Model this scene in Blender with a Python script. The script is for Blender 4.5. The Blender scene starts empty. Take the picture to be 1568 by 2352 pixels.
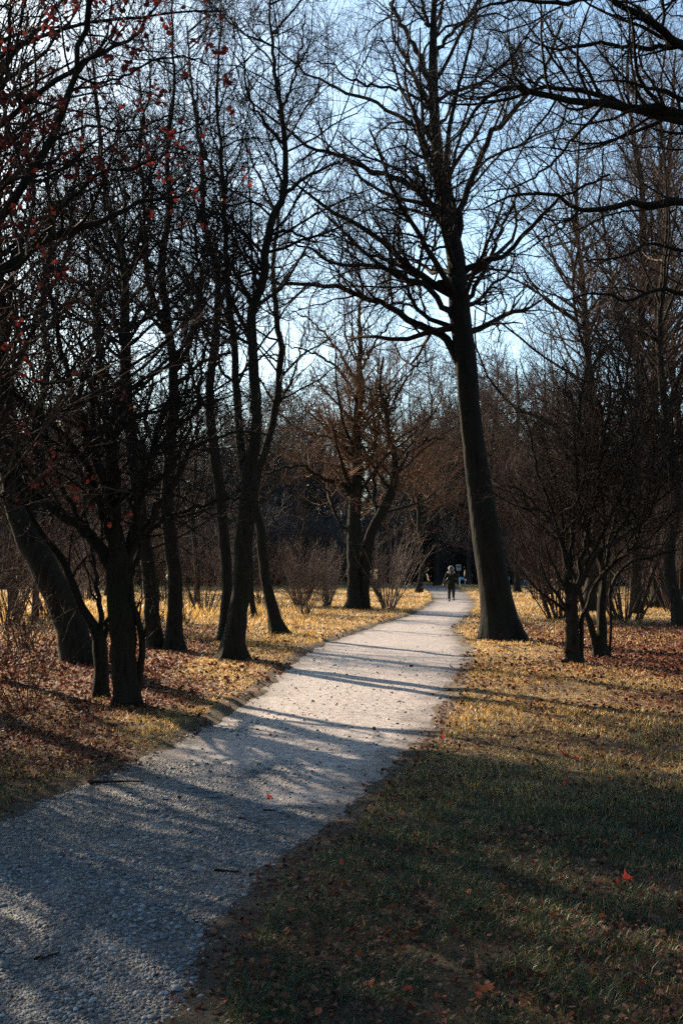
import bpy, math, numpy as np
from math import radians as RAD
sc = bpy.context.scene
# ------------------------------------------------------------------ camera, sky, sun, exposure
F = 2287.0; CH = 1.6; PITCH = math.atan((1305 - 1176) / F)      # reference frame 1568 x 2352
cam_d = bpy.data.cameras.new('camera'); cam = bpy.data.objects.new('camera', cam_d)
sc.collection.objects.link(cam); sc.camera = cam
cam_d.sensor_fit = 'VERTICAL'; cam_d.sensor_height = 36.0; cam_d.lens = 36.0 * F / 2352
cam_d.clip_start = 0.05; cam_d.clip_end = 2000
cam.location = (0, 0, CH); cam.rotation_euler = (math.pi / 2 + PITCH, 0, 0)
SUN_AZ = 39.0; SUN_EL = 27.0                                        # degrees left of the view axis, above the horizon
w = bpy.data.worlds.new("World"); sc.world = w; w.use_nodes = True
nt = w.node_tree; nt.nodes.clear()
bg = nt.nodes.new('ShaderNodeBackground'); sky = nt.nodes.new('ShaderNodeTexSky'); wo = nt.nodes.new('ShaderNodeOutputWorld')
sky.sky_type = 'NISHITA'; sky.sun_disc = False
sky.sun_elevation = RAD(SUN_EL); sky.sun_rotation = RAD(-SUN_AZ)
sky.altitude = 500; sky.air_density = 1.0; sky.dust_density = 1.3; sky.ozone_density = 1.3
bg.inputs[1].default_value = 0.096
tint = nt.nodes.new('ShaderNodeMix'); tint.data_type = 'RGBA'; tint.blend_type = 'MULTIPLY'; tint.inputs[0].default_value = 1.0
tint.inputs[7].default_value = (0.96, 1.045, 0.97, 1)                   # tints all sky light a touch towards cyan
nt.links.new(sky.outputs[0], tint.inputs[6]); nt.links.new(tint.outputs[2], bg.inputs[0]); nt.links.new(bg.outputs[0], wo.inputs[0])
sd = bpy.data.lights.new('sun', 'SUN'); so = bpy.data.objects.new('sun', sd); sc.collection.objects.link(so)
sd.energy = 5.0; sd.angle = RAD(0.53); sd.color = (1.0, 0.81, 0.60)
so.rotation_euler = (RAD(90 - SUN_EL), 0, RAD(180 + SUN_AZ))
so.location = (-20, 25, 30)
sc.view_settings.view_transform = 'Standard'; sc.view_settings.look = 'None'
sc.view_settings.exposure = 1.7; sc.view_settings.gamma = 1.0
sc.cycles.max_bounces = 5; sc.cycles.diffuse_bounces = 2; sc.cycles.glossy_bounces = 2; sc.cycles.transmission_bounces = 3
sc.cycles.transparent_max_bounces = 4; sc.cycles.use_denoising = False
sc.cycles.sample_clamp_indirect = 4.0
# ------------------------------------------------------------------ geometry helpers
CA, SA = math.cos(PITCH), math.sin(PITCH)
def at(px, py, D):
    X = (px - 784) / F; Y = (1176 - py) / F
    wy = CA - Y * SA; wz = SA + Y * CA
    return np.array([X * D / wy, D, CH + wz * D / wy])
def gd(py):
    Y = (1176 - py) / F
    return -CH * (CA - Y * SA) / (SA + Y * CA)
def gp(px, py):
    return at(px, py, gd(py))
def hash2(ix, iy, s):
    h = (ix.astype(np.int64) * 374761393 + iy.astype(np.int64) * 668265263 + s * 982451653) & 0xffffffff
    h = ((h ^ (h >> 13)) * 1274126177) & 0xffffffff
    return ((h ^ (h >> 16)) & 0xffff) / 65535.0
def vnoise(x, y, s=0):
    ix = np.floor(x); iy = np.floor(y); fx = x - ix; fy = y - iy
    fx = fx * fx * (3 - 2 * fx); fy = fy * fy * (3 - 2 * fy)
    a = hash2(ix, iy, s); b = hash2(ix + 1, iy, s); c = hash2(ix, iy + 1, s); d = hash2(ix + 1, iy + 1, s)
    return (a * (1 - fx) + b * fx) * (1 - fy) + (c * (1 - fx) + d * fx) * fy
def fbm(x, y, s=0, o=3):
    r = 0; a = .5; t = 0
    for k in range(o):
        r = r + a * vnoise(x * 2 ** k, y * 2 ** k, s + k); t += a; a *= .5
    return r / t
PD = np.array([-8, -4, 2, 3.49, 4.09, 4.6, 5.26, 5.67, 6.15, 6.7, 7.4, 8.2, 9.3, 9.76, 11.6, 12.4, 15.6, 18.8, 20.9, 23.3, 25.2, 27.1, 30.7, 35.5, 39.3, 47.5, 60, 81, 92, 110])
PL = np.interp(PD, [-8, -4, 2, 4.5, 6.5, 6.7, 7.4, 8.2, 9.26, 11.6, 12.4, 15.6, 18.8, 20.9, 23.3, 27.1, 30.7, 35.5, 39.3, 47.5, 60, 81, 92, 110],
               [-7, -6, -4.2, -3.1, -2.22, -2.12, -1.89, -1.63, -1.47, -1.21, -1.08, -.91, -.69, -.36, 0, .77, 1.62, 2.56, 3.2, 4.36, 5.46, 6.6, 5.5, 1])
PR = np.interp(PD, [-8, -4, 2, 3.49, 4.09, 4.6, 5.26, 5.67, 6.15, 6.7, 7.4, 8.2, 9.76, 12.4, 15.6, 18.8, 20.9, 25.2, 27.1, 30.7, 35.5, 39.3, 47.5, 60, 81, 92, 110],
               [-4.5, -3.4, -1.1, -.6, -.56, -.51, -.40, -.23, -.065, .05, .21, .45, .86, 1.33, 1.88, 2.39, 2.6, 2.82, 3.02, 3.69, 4.5, 5.1, 6.2, 7.6, 9.3, 8.4, 4])
def outside(x, y):
    """distance outside the path edge (negative inside)"""
    l = np.interp(y, PD, PL); r = np.interp(y, PD, PR)
    return np.maximum(l - x, x - r) * .82
def gz(x, y):
    x = np.asarray(x, float); y = np.asarray(y, float)
    d = outside(x, y) + (fbm(x * 2.3, y * 2.3, 5) - .5) * .28
    left = (x < np.interp(y, PD, (PL + PR) / 2)) & (y > 10)
    d = d + np.where(left, 0, .09)
    s = np.clip(d / np.where(left, .16, .35) * .5 + .5, 0, 1); s = s * s * (3 - 2 * s)
    h = -.04 + s * np.where(left, .10, .065)
    o = np.clip(d / 1.0, 0, 1)
    h = h + o * ((fbm(x * .35, y * .35, 9) - .5) * .10 + (fbm(x * 3, y * 3, 19) - .5) * .035)
    return h
def leafy(x, y):
    """how thickly fallen leaves lie (0..1)"""
    n = (fbm(x * .5, y * .5, 31) - .5) * 3.0
    l = np.clip((-1.55 - .05 * np.clip(y - 12, 0, 20) - x + n * .7) / .8, 0, 1) * np.clip((y - 5.5 + n) / 2.5, 0, 1) * np.clip((30 - y + n * 2) / 4, 0, 1)
    r = np.clip((x - 3.2 - (17 - np.minimum(y, 17)) * .10 + n) / 1.4, 0, 1) * np.clip((y - 8 + n * 1.3) / 4, 0, 1) * np.clip((31 - y + n * 2) / 4, 0, 1)
    m = .38 * np.clip((fbm(x * .8 + 7, y * .8, 33) - .38) * 4, 0, 1) * np.clip((22 - y) / 6, 0, 1)
    return np.clip(l + r + m, 0, 1)
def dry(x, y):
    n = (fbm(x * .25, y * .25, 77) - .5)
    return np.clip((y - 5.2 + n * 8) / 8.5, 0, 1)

class MB:
    def __init__(s): s.v = []; s.q = []; s.t = []; s.n = 0; s.qm = []; s.tm = []
    def add(s, V, Q=None, T=None, mat=0):
        if Q is not None and len(Q): s.q.append(np.asarray(Q) + s.n); s.qm.append(np.full(len(Q), mat))
        if T is not None and len(T): s.t.append(np.asarray(T) + s.n); s.tm.append(np.full(len(T), mat))
        s.v.append(np.asarray(V, float).reshape(-1, 3)); s.n += len(s.v[-1])
    def mesh(s, name, mats, smooth=True, origin=None):
        V = np.concatenate(s.v).astype(np.float32)
        if origin is not None: V = V - np.asarray(origin, np.float32)
        Q = np.concatenate(s.q) if s.q else np.zeros((0, 4), int)
        T = np.concatenate(s.t) if s.t else np.zeros((0, 3), int)
        m = bpy.data.meshes.new(name)
        m.vertices.add(len(V)); m.vertices.foreach_set('co', V.ravel())
        nl = len(Q) * 4 + len(T) * 3
        m.loops.add(nl); m.loops.foreach_set('vertex_index', np.concatenate([Q.ravel(), T.ravel()]).astype(np.int32))
        m.polygons.add(len(Q) + len(T))
        ls = np.concatenate([np.arange(len(Q)) * 4, len(Q) * 4 + np.arange(len(T)) * 3]).astype(np.int32)
        m.polygons.foreach_set('loop_start', ls)
        if smooth: m.polygons.foreach_set('use_smooth', np.ones(len(Q) + len(T), bool))
        mi = np.concatenate(s.qm + s.tm).astype(np.int32)
        for mm in (mats if isinstance(mats, (list, tuple)) else [mats]): m.materials.append(mm)
        m.polygons.foreach_set('material_index', mi)
        m.update(calc_edges=True)
        return m
def link(name, mesh, parent=None, loc=None):
    o = bpy.data.objects.new(name, mesh); sc.collection.objects.link(o)
    if parent: o.parent = parent
    if loc is not None: o.location = loc
    return o
def tag(o, label=None, cat=None, group=None, kind=None):
    if label: o['label'] = label
    if cat: o['category'] = cat
    if group: o['group'] = group
    if kind: o['kind'] = kind
    return o
def empty(name, loc, rz=0, sc_=1):
    o = bpy.data.objects.new(name, None); sc.collection.objects.link(o)
    o.location = loc; o.rotation_euler = (0, 0, rz); o.scale = (sc_,) * 3; o.empty_display_size = .2
    return o
def unit(a): return a / np.maximum(np.linalg.norm(a, axis=-1, keepdims=True), 1e-9)
def tubes(mb, P, R, S=4, mat=0, rad=None):
    """P (N,K,3) centre lines, R (N,K) radii; rad optional (N,K,S) factor"""
    N, K, _ = P.shape
    if N == 0: return
    T = unit(np.gradient(P, axis=1))
    m = unit(P[:, -1] - P[:, 0]); ref = np.where((np.abs(m[:, 2:3]) < .8), [[0, 0, 1.]], [[1., 0.15, 0]])
    U = unit(np.cross(T, ref[:, None, :])); W = np.cross(T, U)
    a = np.arange(S) / S * 2 * np.pi
    rr = R[:, :, None] * (1 if rad is None else rad)
    V = P[:, :, None, :] + rr[..., None] * (np.cos(a)[None, None, :, None] * U[:, :, None, :] + np.sin(a)[None, None, :, None] * W[:, :, None, :])
    n, k, s = np.meshgrid(np.arange(N), np.arange(K - 1), np.arange(S), indexing='ij')
    s2 = (s + 1) % S
    i = lambda n, k, s: (n * K + k) * S + s
    Q = np.stack([i(n, k, s), i(n, k, s2), i(n, k + 1, s2), i(n, k + 1, s)], -1).reshape(-1, 4)
    mb.add(V.reshape(-1, 3), Q, mat=mat)
def resample(pts, K, rng=None, amp=0):
    """smooth a polyline of rows (x,y,z,r) to K samples by Catmull-Rom"""
    p = np.asarray(pts, float)
    d = np.r_[0, np.cumsum(np.linalg.norm(np.diff(p[:, :3], axis=0), axis=1))]
    ext = np.vstack([2 * p[0] - p[1], p, 2 * p[-1] - p[-2]])
    s = np.linspace(0, d[-1], K); i = np.clip(np.searchsorted(d, s, 'right') - 1, 0, len(p) - 2)
    t = ((s - d[i]) / np.maximum(d[i + 1] - d[i], 1e-9))[:, None]
    a, b, c, e = ext[i], ext[i + 1], ext[i + 2], ext[i + 3]
    o = .5 * (2 * b + (c - a) * t + (2 * a - 5 * b + 4 * c - e) * t * t + (3 * b - a - 3 * c + e) * t ** 3)
    o[:, 3] = np.interp(s, d, p[:, 3])
    if rng is not None and amp:
        o[1:-1, :3] += rng.normal(0, amp, (K - 2, 3))
    return o
def grow(rng, P, R, dens, lr, ang, K, wig, up, rr, rmin, lmin, lmax, tmin=.12, tip=.25, tmax=1.0):
    N, Kp, _ = P.shape
    L = np.linalg.norm(np.diff(P, axis=1), axis=2).sum(1)
    n = rng.poisson(L * dens); idx = np.repeat(np.arange(N), n); M = len(idx)
    if M == 0: return np.zeros((0, K, 3)), np.zeros((0, K))
    t = tmin + (tmax - tmin) * rng.random(M) ** .85
    f = t * (Kp - 1) * .9999; i = f.astype(int); u = (f - i)[:, None]
    p = P[idx, i] * (1 - u) + P[idx, i + 1] * u
    T = unit(P[idx, i + 1] - P[idx, i]); r = R[idx, i] * (1 - u[:, 0]) + R[idx, i + 1] * u[:, 0]
    q = rng.normal(size=(M, 3)); q[:, 2] += .35; q = unit(q - (q * T).sum(1, keepdims=True) * T)
    a = np.radians(rng.uniform(ang[0], ang[1], M))[:, None]
    d = unit(np.cos(a) * T + np.sin(a) * q)
    ln = np.clip(L[idx] * lr * (1.15 - .8 * t) * rng.uniform(.55, 1.4, M), lmin, lmax)
    r0 = np.clip(np.minimum(r * rr * rng.uniform(.6, 1, M), ln * .022 + rmin), rmin, None)
    out = np.empty((M, K, 3)); out[:, 0] = p
    for k in range(1, K):
        d = unit(d + rng.normal(0, wig, (M, 3)) + np.array([0, 0, up]))
        out[:, k] = out[:, k - 1] + d * (ln / (K - 1))[:, None]
    s = np.linspace(0, 1, K)[None, :]
    return out, np.maximum(r0[:, None] * (1 - (1 - tip) * s), rmin * .55)
def crown(rng, mb, P, R, lv, leafmb=None, leafn=0, mat=0, thick=1.0, **kw):
    """three or four further orders of branches on the limbs"""
    d1, d2, d3, d4 = lv
    l1 = kw.get('l1', (.5, 2.6)); up = kw.get('up', .06); hang = kw.get('hang', 0.0)
    ck = kw.get('crook', 1.0)
    a, ar = grow(rng, P, R, d1, .55, (35, 70), 9, .19 * ck, up, .55, .006 * thick, l1[0], l1[1], tmin=kw.get('tmin', .15))
    tubes(mb, a, ar, 5, mat)
    b, br = grow(rng, a, ar, d2, .5, (30, 68), 6, .24 * ck, up * .7, .6, .0035 * thick, .25, 1.3, tmin=.1)
    tubes(mb, b, br, 4, mat)
    c, cr = grow(rng, b, br, d3, .5, (25, 62), 5, .26 * ck, up * .5 - hang, .65, .0022 * thick, .12, .7, tmin=.08)
    tubes(mb, c, cr, 3, mat)
    last = c
    if d4:
        e, er = grow(rng, c, cr, d4, .5, (25, 60), 3, .26, .03 - hang, .7, .0016 * thick, .06, .32, tmin=.08)
        tubes(mb, e, er, 3, mat); last = e if len(e) else c
    if leafmb is not None and leafn and len(last):
        k = np.repeat(rng.integers(0, len(last), leafn // 3), 3); leafn = len(k)
        leaves(rng, leafmb, last[k, -1] + rng.normal(0, .022, (leafn, 3)), rng.uniform(.036, .068, leafn), hang=True)
def leaves(rng, mb, C, size, hang=False, flat=.35, mat=0):
    """a curled, folded leaf of 6 vertices at each point"""
    N = len(C)
    a = rng.uniform(0, 2 * np.pi, N)
    if hang:
        d = np.stack([np.cos(a) * .7, np.sin(a) * .7, rng.uniform(-1.2, -.1, N)], 1)
    else:
        d = np.stack([np.cos(a), np.sin(a), rng.normal(0, flat, N)], 1)
    d = unit(d)
    q = rng.normal(size=(N, 3))
    if not hang: q = np.array([[0, 0, 1.]]) + rng.normal(0, flat, (N, 3))
    s = unit(np.cross(d, q)); n = np.cross(s, d)
    L = size[:, None]; W = L * rng.uniform(.28, .45, (N, 1)); cu = L * rng.uniform(-.25, .3, (N, 1)); fo = L * rng.uniform(.02, .22, (N, 1))
    v0 = C; v1 = C + d * L * .35 + s * W + n * fo; v2 = C + d * L * .35 - s * W + n * fo
    v3 = C + d * L * .72 + s * W * .75 + n * (fo + cu); v4 = C + d * L * .72 - s * W * .75 + n * (fo + cu * .8); v5 = C + d * L + n * cu * 1.5
    m1 = C + d * L * .36; m2 = C + d * L * .7 + n * cu
    V = np.stack([v0, v1, v2, v3, v4, v5, m1, m2], 1).reshape(-1, 3)
    b = (np.arange(N) * 8)[:, None]
    Q = np.concatenate([b + [6, 1, 3, 7], b + [2, 6, 7, 4]]); T = np.concatenate([b + [0, 1, 6], b + [0, 6, 2], b + [7, 3, 5], b + [4, 7, 5]])
    mb.add(V, Q, T, mat=mat)
# ------------------------------------------------------------------ materials
def mat(name, rough=.8, spec=.3):
    m = bpy.data.materials.new(name); m.use_nodes = True
    n = m.node_tree; b = n.nodes['Principled BSDF']; b.inputs['Roughness'].default_value = rough; b.inputs['Specular IOR Level'].default_value = spec
    return m, n, b
def N(n, t, **k):
    x = n.nodes.new(t)
    for a, b in k.items():
        if a in x.inputs: x.inputs[a].default_value = b
        else: setattr(x, a, b)
    return x
def ramp(n, src, stops):
    r = n.nodes.new('ShaderNodeValToRGB'); e = r.color_ramp.elements
    while len(e) < len(stops): e.new(.5)
    for i, (p, c) in enumerate(stops): e[i].position = p; e[i].color = (*c, 1)
    n.links.new(src, r.inputs[0]); return r
def mix(n, fac, a, b, mode='MIX'):
    x = n.nodes.new('ShaderNodeMix'); x.data_type = 'RGBA'; x.blend_type = mode
    for s, i in ((fac, 0), (a, 6), (b, 7)):
        if hasattr(s, 'is_output'): n.links.new(s, x.inputs[i])
        else: x.inputs[i].default_value = s if i == 0 else (*s, 1)
    return x.outputs[2]
def bump(n, b, h, dist, st=1.0):
    x = N(n, 'ShaderNodeBump'); x.inputs['Distance'].default_value = dist; x.inputs['Strength'].default_value = st
    n.links.new(h, x.inputs['Height']); n.links.new(x.outputs[0], b.inputs['Normal'])
def bark(name, c1, c2, moss=None, scale=1.0, depth=.02):
    m, n, b = mat(name, .95, .08)
    g = N(n, 'ShaderNodeNewGeometry'); mp = N(n, 'ShaderNodeMapping'); mp.inputs['Scale'].default_value = (14 * scale, 14 * scale, 2.6 * scale)
    n.links.new(g.outputs['Position'], mp.inputs[0])
    no = N(n, 'ShaderNodeTexNoise', Scale=1.6, Detail=6.0, Roughness=.65); n.links.new(mp.outputs[0], no.inputs['Vector'])
    vo = N(n, 'ShaderNodeTexVoronoi', Scale=1.5, feature='DISTANCE_TO_EDGE'); n.links.new(mp.outputs[0], vo.inputs['Vector'])
    r = ramp(n, no.outputs[0], [(.3, c1), (.7, c2)])
    col = r.outputs[0]
    if moss:
        n2 = N(n, 'ShaderNodeTexNoise', Scale=2.2, Detail=4.0); n.links.new(g.outputs['Position'], n2.inputs['Vector'])
        rr = ramp(n, n2.outputs[0], [(.5, (0, 0, 0)), (.66, (1, 1, 1))])
        col = mix(n, rr.outputs[0], col, moss)
    n.links.new(col, b.inputs['Base Color'])
    mm = N(n, 'ShaderNodeMath', operation='MULTIPLY_ADD'); n.links.new(vo.outputs[0], mm.inputs[0]); mm.inputs[1].default_value = 1.2
    n.links.new(no.outputs[0], mm.inputs[2]); bump(n, b, mm.outputs[0], depth)
    return m
BARK = bark('bark', (.010, .008, .007), (.030, .025, .020), (.018, .020, .013))
BARK_BEECH = bark('beech bark', (.009, .008, .007), (.022, .019, .016), (.013, .017, .012), .5, .012)
BARK_FAR = bark('bark in the wood', (.03, .028, .028), (.055, .05, .048))  # colour lightened to lift the dark of the far wood
def simple(name, c1, c2, rough=.6, spec=.4, scale=6, trans=None, island=False, tw=.5):
    m, n, b = mat(name, rough, spec)
    g = N(n, 'ShaderNodeNewGeometry')
    if island: src = g.outputs['Random Per Island']
    else:
        no = N(n, 'ShaderNodeTexNoise', Scale=scale, Detail=3.0); n.links.new(g.outputs['Position'], no.inputs['Vector']); src = no.outputs[0]
    stops = [(.3, c1), (.7, c2)] if not isinstance(c1, list) else c1
    r = ramp(n, src, stops); n.links.new(r.outputs[0], b.inputs['Base Color'])
    if trans:
        t = N(n, 'ShaderNodeBsdfTranslucent'); 
        tc = mix(n, 1.0, r.outputs[0], trans, 'MULTIPLY'); n.links.new(tc, t.inputs[0])
        ms = N(n, 'ShaderNodeMixShader'); ms.inputs[0].default_value = tw
        n.links.new(b.outputs[0], ms.inputs[1]); n.links.new(t.outputs[0], ms.inputs[2])
        n.links.new(ms.outputs[0], n.nodes['Material Output'].inputs[0])
    return m
TWIG = simple('twig bark', (.014, .011, .010), (.030, .022, .018), .85, .08, 3)
TWIG_RED = simple('reddish twig bark', (.04, .023, .017), (.085, .046, .030), .8, .12, 3)
TWIG_PALE = simple('pale and backlit twig bark', (.10, .07, .058), (.20, .14, .115), .7, .2, 3)  # paled so the colour carries the backlight shining in the brush
TWIG_WARM = simple('warm brown twig bark', (.085, .042, .020), (.18, .09, .045), .8, .12, 3)
TWIG_FAR = simple('twig bark in the wood', (.035, .032, .032), (.06, .054, .052), .7, .15, 1)  # raised like the far bark, where little light gets in
RED_LEAF = simple('withered red leaves on the tree', [(0, (.07, .022, .018)), (.7, (.15, .034, .026)), (.93, (.22, .045, .03)), (1, (.36, .08, .03))], None, .6, .2, trans=(1.2, .7, .65), island=True, tw=.3)
LITTER = simple('fallen leaves', [(0, (.02, .010, .008)), (.35, (.055, .022, .015)), (.65, (.11, .045, .028)), (.88, (.15, .07, .042)), (.97, (.20, .125, .085)), (1, (.36, .05, .03))], None, .7, .15, trans=(1.15, .7, .55), island=True, tw=.3)
GRASS = None
def grass_mat(name, stops, tw, rough=.45):
    m = simple(name, stops, None, rough, .45, trans=(1.5, 1.25, .65), island=True, tw=tw); return m
GRASS_GREEN = grass_mat('green grass', [(0, (.013, .040, .017)), (.5, (.028, .070, .028)), (.78, (.06, .080, .030)), (.92, (.12, .085, .042)), (1, (.24, .18, .11))], .4)  # greens shifted towards teal to carry the cool shade near the path
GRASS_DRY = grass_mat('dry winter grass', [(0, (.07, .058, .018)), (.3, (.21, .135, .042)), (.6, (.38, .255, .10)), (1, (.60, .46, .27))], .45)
# ground material uses painted masks (leafy, dry) for what lies there
def ground_mat():
    m, n, b = mat('soil and turf', .9, .2)
    g = N(n, 'ShaderNodeNewGeometry')
    at_ = N(n, 'ShaderNodeVertexColor'); at_.layer_name = 'cover'
    sp = N(n, 'ShaderNodeSeparateColor'); n.links.new(at_.outputs[0], sp.inputs[0])
    n1 = N(n, 'ShaderNodeTexNoise', Scale=9.0, Detail=7.0, Roughness=.7); n.links.new(g.outputs['Position'], n1.inputs['Vector'])
    n2 = N(n, 'ShaderNodeTexNoise', Scale=60.0, Detail=4.0, Roughness=.7); n.links.new(g.outputs['Position'], n2.inputs['Vector'])
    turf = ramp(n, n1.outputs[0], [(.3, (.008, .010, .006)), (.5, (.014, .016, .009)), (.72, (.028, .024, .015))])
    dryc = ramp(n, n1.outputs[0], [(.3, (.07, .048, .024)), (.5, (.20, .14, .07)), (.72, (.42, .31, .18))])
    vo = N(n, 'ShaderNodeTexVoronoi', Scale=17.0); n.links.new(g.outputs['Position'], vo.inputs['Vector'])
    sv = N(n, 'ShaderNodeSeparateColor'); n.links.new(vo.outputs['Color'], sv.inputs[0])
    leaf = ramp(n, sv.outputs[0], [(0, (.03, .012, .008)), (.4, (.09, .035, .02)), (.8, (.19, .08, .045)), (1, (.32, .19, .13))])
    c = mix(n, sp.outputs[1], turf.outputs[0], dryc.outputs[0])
    c = mix(n, sp.outputs[0], c, leaf.outputs[0])
    c = mix(n, sp.outputs[2], c, (.06, .046, .035))
    fine = ramp(n, n2.outputs[0], [(.3, (.6, .6, .6)), (.7, (1.25, 1.25, 1.25))])
    c = mix(n, 1.0, c, fine.outputs[0], 'MULTIPLY')
    n.links.new(c, b.inputs['Base Color'])
    mm = N(n, 'ShaderNodeMath', operation='ADD'); n.links.new(n1.outputs[0], mm.inputs[0]); n.links.new(n2.outputs[0], mm.inputs[1])
    bump(n, b, mm.outputs[0], .03)
    return m
def path_mat():
    m, n, b = mat('gravel path', .6, .35)
    g = N(n, 'ShaderNodeNewGeometry')
    wn = N(n, 'ShaderNodeTexNoise', Scale=14.0, Detail=3.0); n.links.new(g.outputs['Position'], wn.inputs['Vector'])
    big = N(n, 'ShaderNodeTexNoise', Scale=1.3, Detail=5.0, Roughness=.6); n.links.new(g.outputs['Position'], big.inputs['Vector'])
    vo = N(n, 'ShaderNodeTexVoronoi', Scale=42.0); vo.inputs['Randomness'].default_value = 1.0; n.links.new(g.outputs['Position'], vo.inputs['Vector'])
    ve = N(n, 'ShaderNodeTexVoronoi', Scale=95.0); n.links.new(g.outputs['Position'], ve.inputs['Vector'])
    sv = N(n, 'ShaderNodeSeparateColor'); n.links.new(vo.outputs['Color'], sv.inputs[0])
    stone = ramp(n, sv.outputs[0], [(0, (.016, .020, .024)), (.5, (.038, .046, .054)), (1, (.085, .098, .112))])  # dark blue-grey here carries the teal shade of the near path
    earth = ramp(n, wn.outputs[0], [(.3, (.16, .137, .125)), (.7, (.36, .32, .30))])
    # bare trodden earth patches, more of it away from the stony near end
    at_ = N(n, 'ShaderNodeVertexColor'); at_.layer_name = 'edge'
    sp = N(n, 'ShaderNodeSeparateColor'); n.links.new(at_.outputs[0], sp.inputs[0])
    earth2 = mix(n, sp.outputs[1], mix(n, 1.0, earth.outputs[0], (.42, .43, .46), 'MULTIPLY'), earth.outputs[0])
    ad = N(n, 'ShaderNodeMath', operation='MULTIPLY_ADD'); n.links.new(sp.outputs[1], ad.inputs[0]); ad.inputs[1].default_value = .34; n.links.new(big.outputs[0], ad.inputs[2])
    em = ramp(n, ad.outputs[0], [(.50, (0, 0, 0)), (.66, (1, 1, 1))])
    c = mix(n, em.outputs[0], stone.outputs[0], earth2)
    c = mix(n, sp.outputs[0], c, (.07, .055, .045))
    n.links.new(c, b.inputs['Base Color'])
    inv = N(n, 'ShaderNodeMath', operation='MULTIPLY_ADD'); n.links.new(em.outputs[0], inv.inputs[0]); inv.inputs[1].default_value = -.8; inv.inputs[2].default_value = 1
    hm = N(n, 'ShaderNodeMath', operation='SUBTRACT'); hm.inputs[0].default_value = 1; n.links.new(vo.outputs['Distance'], hm.inputs[1])
    h2 = N(n, 'ShaderNodeMath', operation='MULTIPLY_ADD'); n.links.new(ve.outputs['Distance'], h2.inputs[0]); h2.inputs[1].default_value = -.5; n.links.new(hm.outputs[0], h2.inputs[2])
    h3 = N(n, 'ShaderNodeMath', operation='MULTIPLY_ADD'); n.links.new(wn.outputs[0], h3.inputs[0]); h3.inputs[1].default_value = 1.0; n.links.new(h2.outputs[0], h3.inputs[2])
    h4 = N(n, 'ShaderNodeMath', operation='MULTIPLY'); n.links.new(h3.outputs[0], h4.inputs[0]); n.links.new(inv.outputs[0], h4.inputs[1])
    bump(n, b, h4.outputs[0], .022)
    return m
STONE = simple('gravel stones', [(0, (.035, .042, .049)), (.5, (.085, .10, .112)), (.9, (.15, .17, .185)), (1, (.26, .285, .30))], None, .6, .3, island=True)  # blue tint put in for the cool shade on the near gravel

# ------------------------------------------------------------------ ground and path
def earthy(x, y):
    return np.clip((y - 6.3 + (x + .8) * 1.2 + (fbm(x * .9, y * .9, 14) - .5) * 5) / 2.5, 0, 1) * np.clip((60 - y) / 20, .35, 1)
def ground():
    rng = np.random.default_rng(1)
    xs = np.concatenate([-np.geomspace(260, 9, 26), np.arange(-8.6, -5, .25), np.arange(-5, 5, .06), np.arange(5, 12, .16), np.geomspace(12.5, 260, 26)])
    a = [3.0]
    while a[-1] < 110: a.append(a[-1] * 1.0105 + .02)
    ys = np.concatenate([[-40, -20, -10, -5, -2, 0, 1, 2, 2.5], a, np.geomspace(120, 620, 14)])
    X, Y = np.meshgrid(xs, ys)
    Z = gz(X, Y)
    V = np.stack([X, Y, Z], -1).reshape(-1, 3); nx, ny = len(xs), len(ys)
    i, j = np.meshgrid(np.arange(nx - 1), np.arange(ny - 1)); b = (j * nx + i).ravel()
    mb = MB(); mb.add(V, np.stack([b, b + 1, b + nx + 1, b + nx], 1))
    me = mb.mesh('ground', ground_mat())
    col = me.color_attributes.new('cover', 'FLOAT_COLOR', 'POINT')
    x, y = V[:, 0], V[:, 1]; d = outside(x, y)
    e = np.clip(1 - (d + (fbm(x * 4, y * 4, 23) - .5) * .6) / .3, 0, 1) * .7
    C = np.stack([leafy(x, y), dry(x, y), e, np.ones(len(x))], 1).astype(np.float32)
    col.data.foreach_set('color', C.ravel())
    tag(link('ground', me), kind='structure')
    # the path
    D = [-8.0]
    while D[-1] < 108: D.append(D[-1] + max(.06, abs(D[-1]) * .012))
    D = np.array(D); u = np.linspace(0, 1, 40)
    l = np.interp(D, PD, PL) - .35; r = np.interp(D, PD, PR) + .35
    X = l[:, None] + (r - l)[:, None] * u; Y = np.repeat(D[:, None], len(u), 1)
    Z = (fbm(X * 1.2, Y * 1.2, 3) - .5) * .03 + (fbm(X * 6, Y * 6, 4) - .5) * .012 
    nx, ny = len(u), len(D); i, j = np.meshgrid(np.arange(nx - 1), np.arange(ny - 1)); b = (j * nx + i).ravel()
    mb = MB(); mb.add(np.stack([X, Y, Z], -1).reshape(-1, 3), np.stack([b, b + 1, b + nx + 1, b + nx], 1))
    me = mb.mesh('path', path_mat())
    col = me.color_attributes.new('edge', 'FLOAT_COLOR', 'POINT')
    d = outside(X, Y).ravel() + (fbm(X * 3, Y * 3, 8).ravel() - .5) * .6
    e = np.clip(1 + d / .35, 0, 1) * .85
    g_ = earthy(X, Y).ravel()
    col.data.foreach_set('color', np.stack([e, g_, e, np.ones_like(e)], 1).astype(np.float32).ravel())
    tag(link('path', me), kind='structure')
ground()
def pz(x, y): return (fbm(x * 1.2, y * 1.2, 3) - .5) * .03 + (fbm(x * 6, y * 6, 4) - .5) * .012
def scatter(rng, n, d0, d1, p=1.0, marg=1.2):
    """points over the seen ground, spread so that they thin out with distance"""
    u = rng.random(n); D = d0 * (d1 / d0) ** (u ** p)
    x = rng.uniform(-1, 1, n) * (.36 * D + marg)
    return x, D
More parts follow.
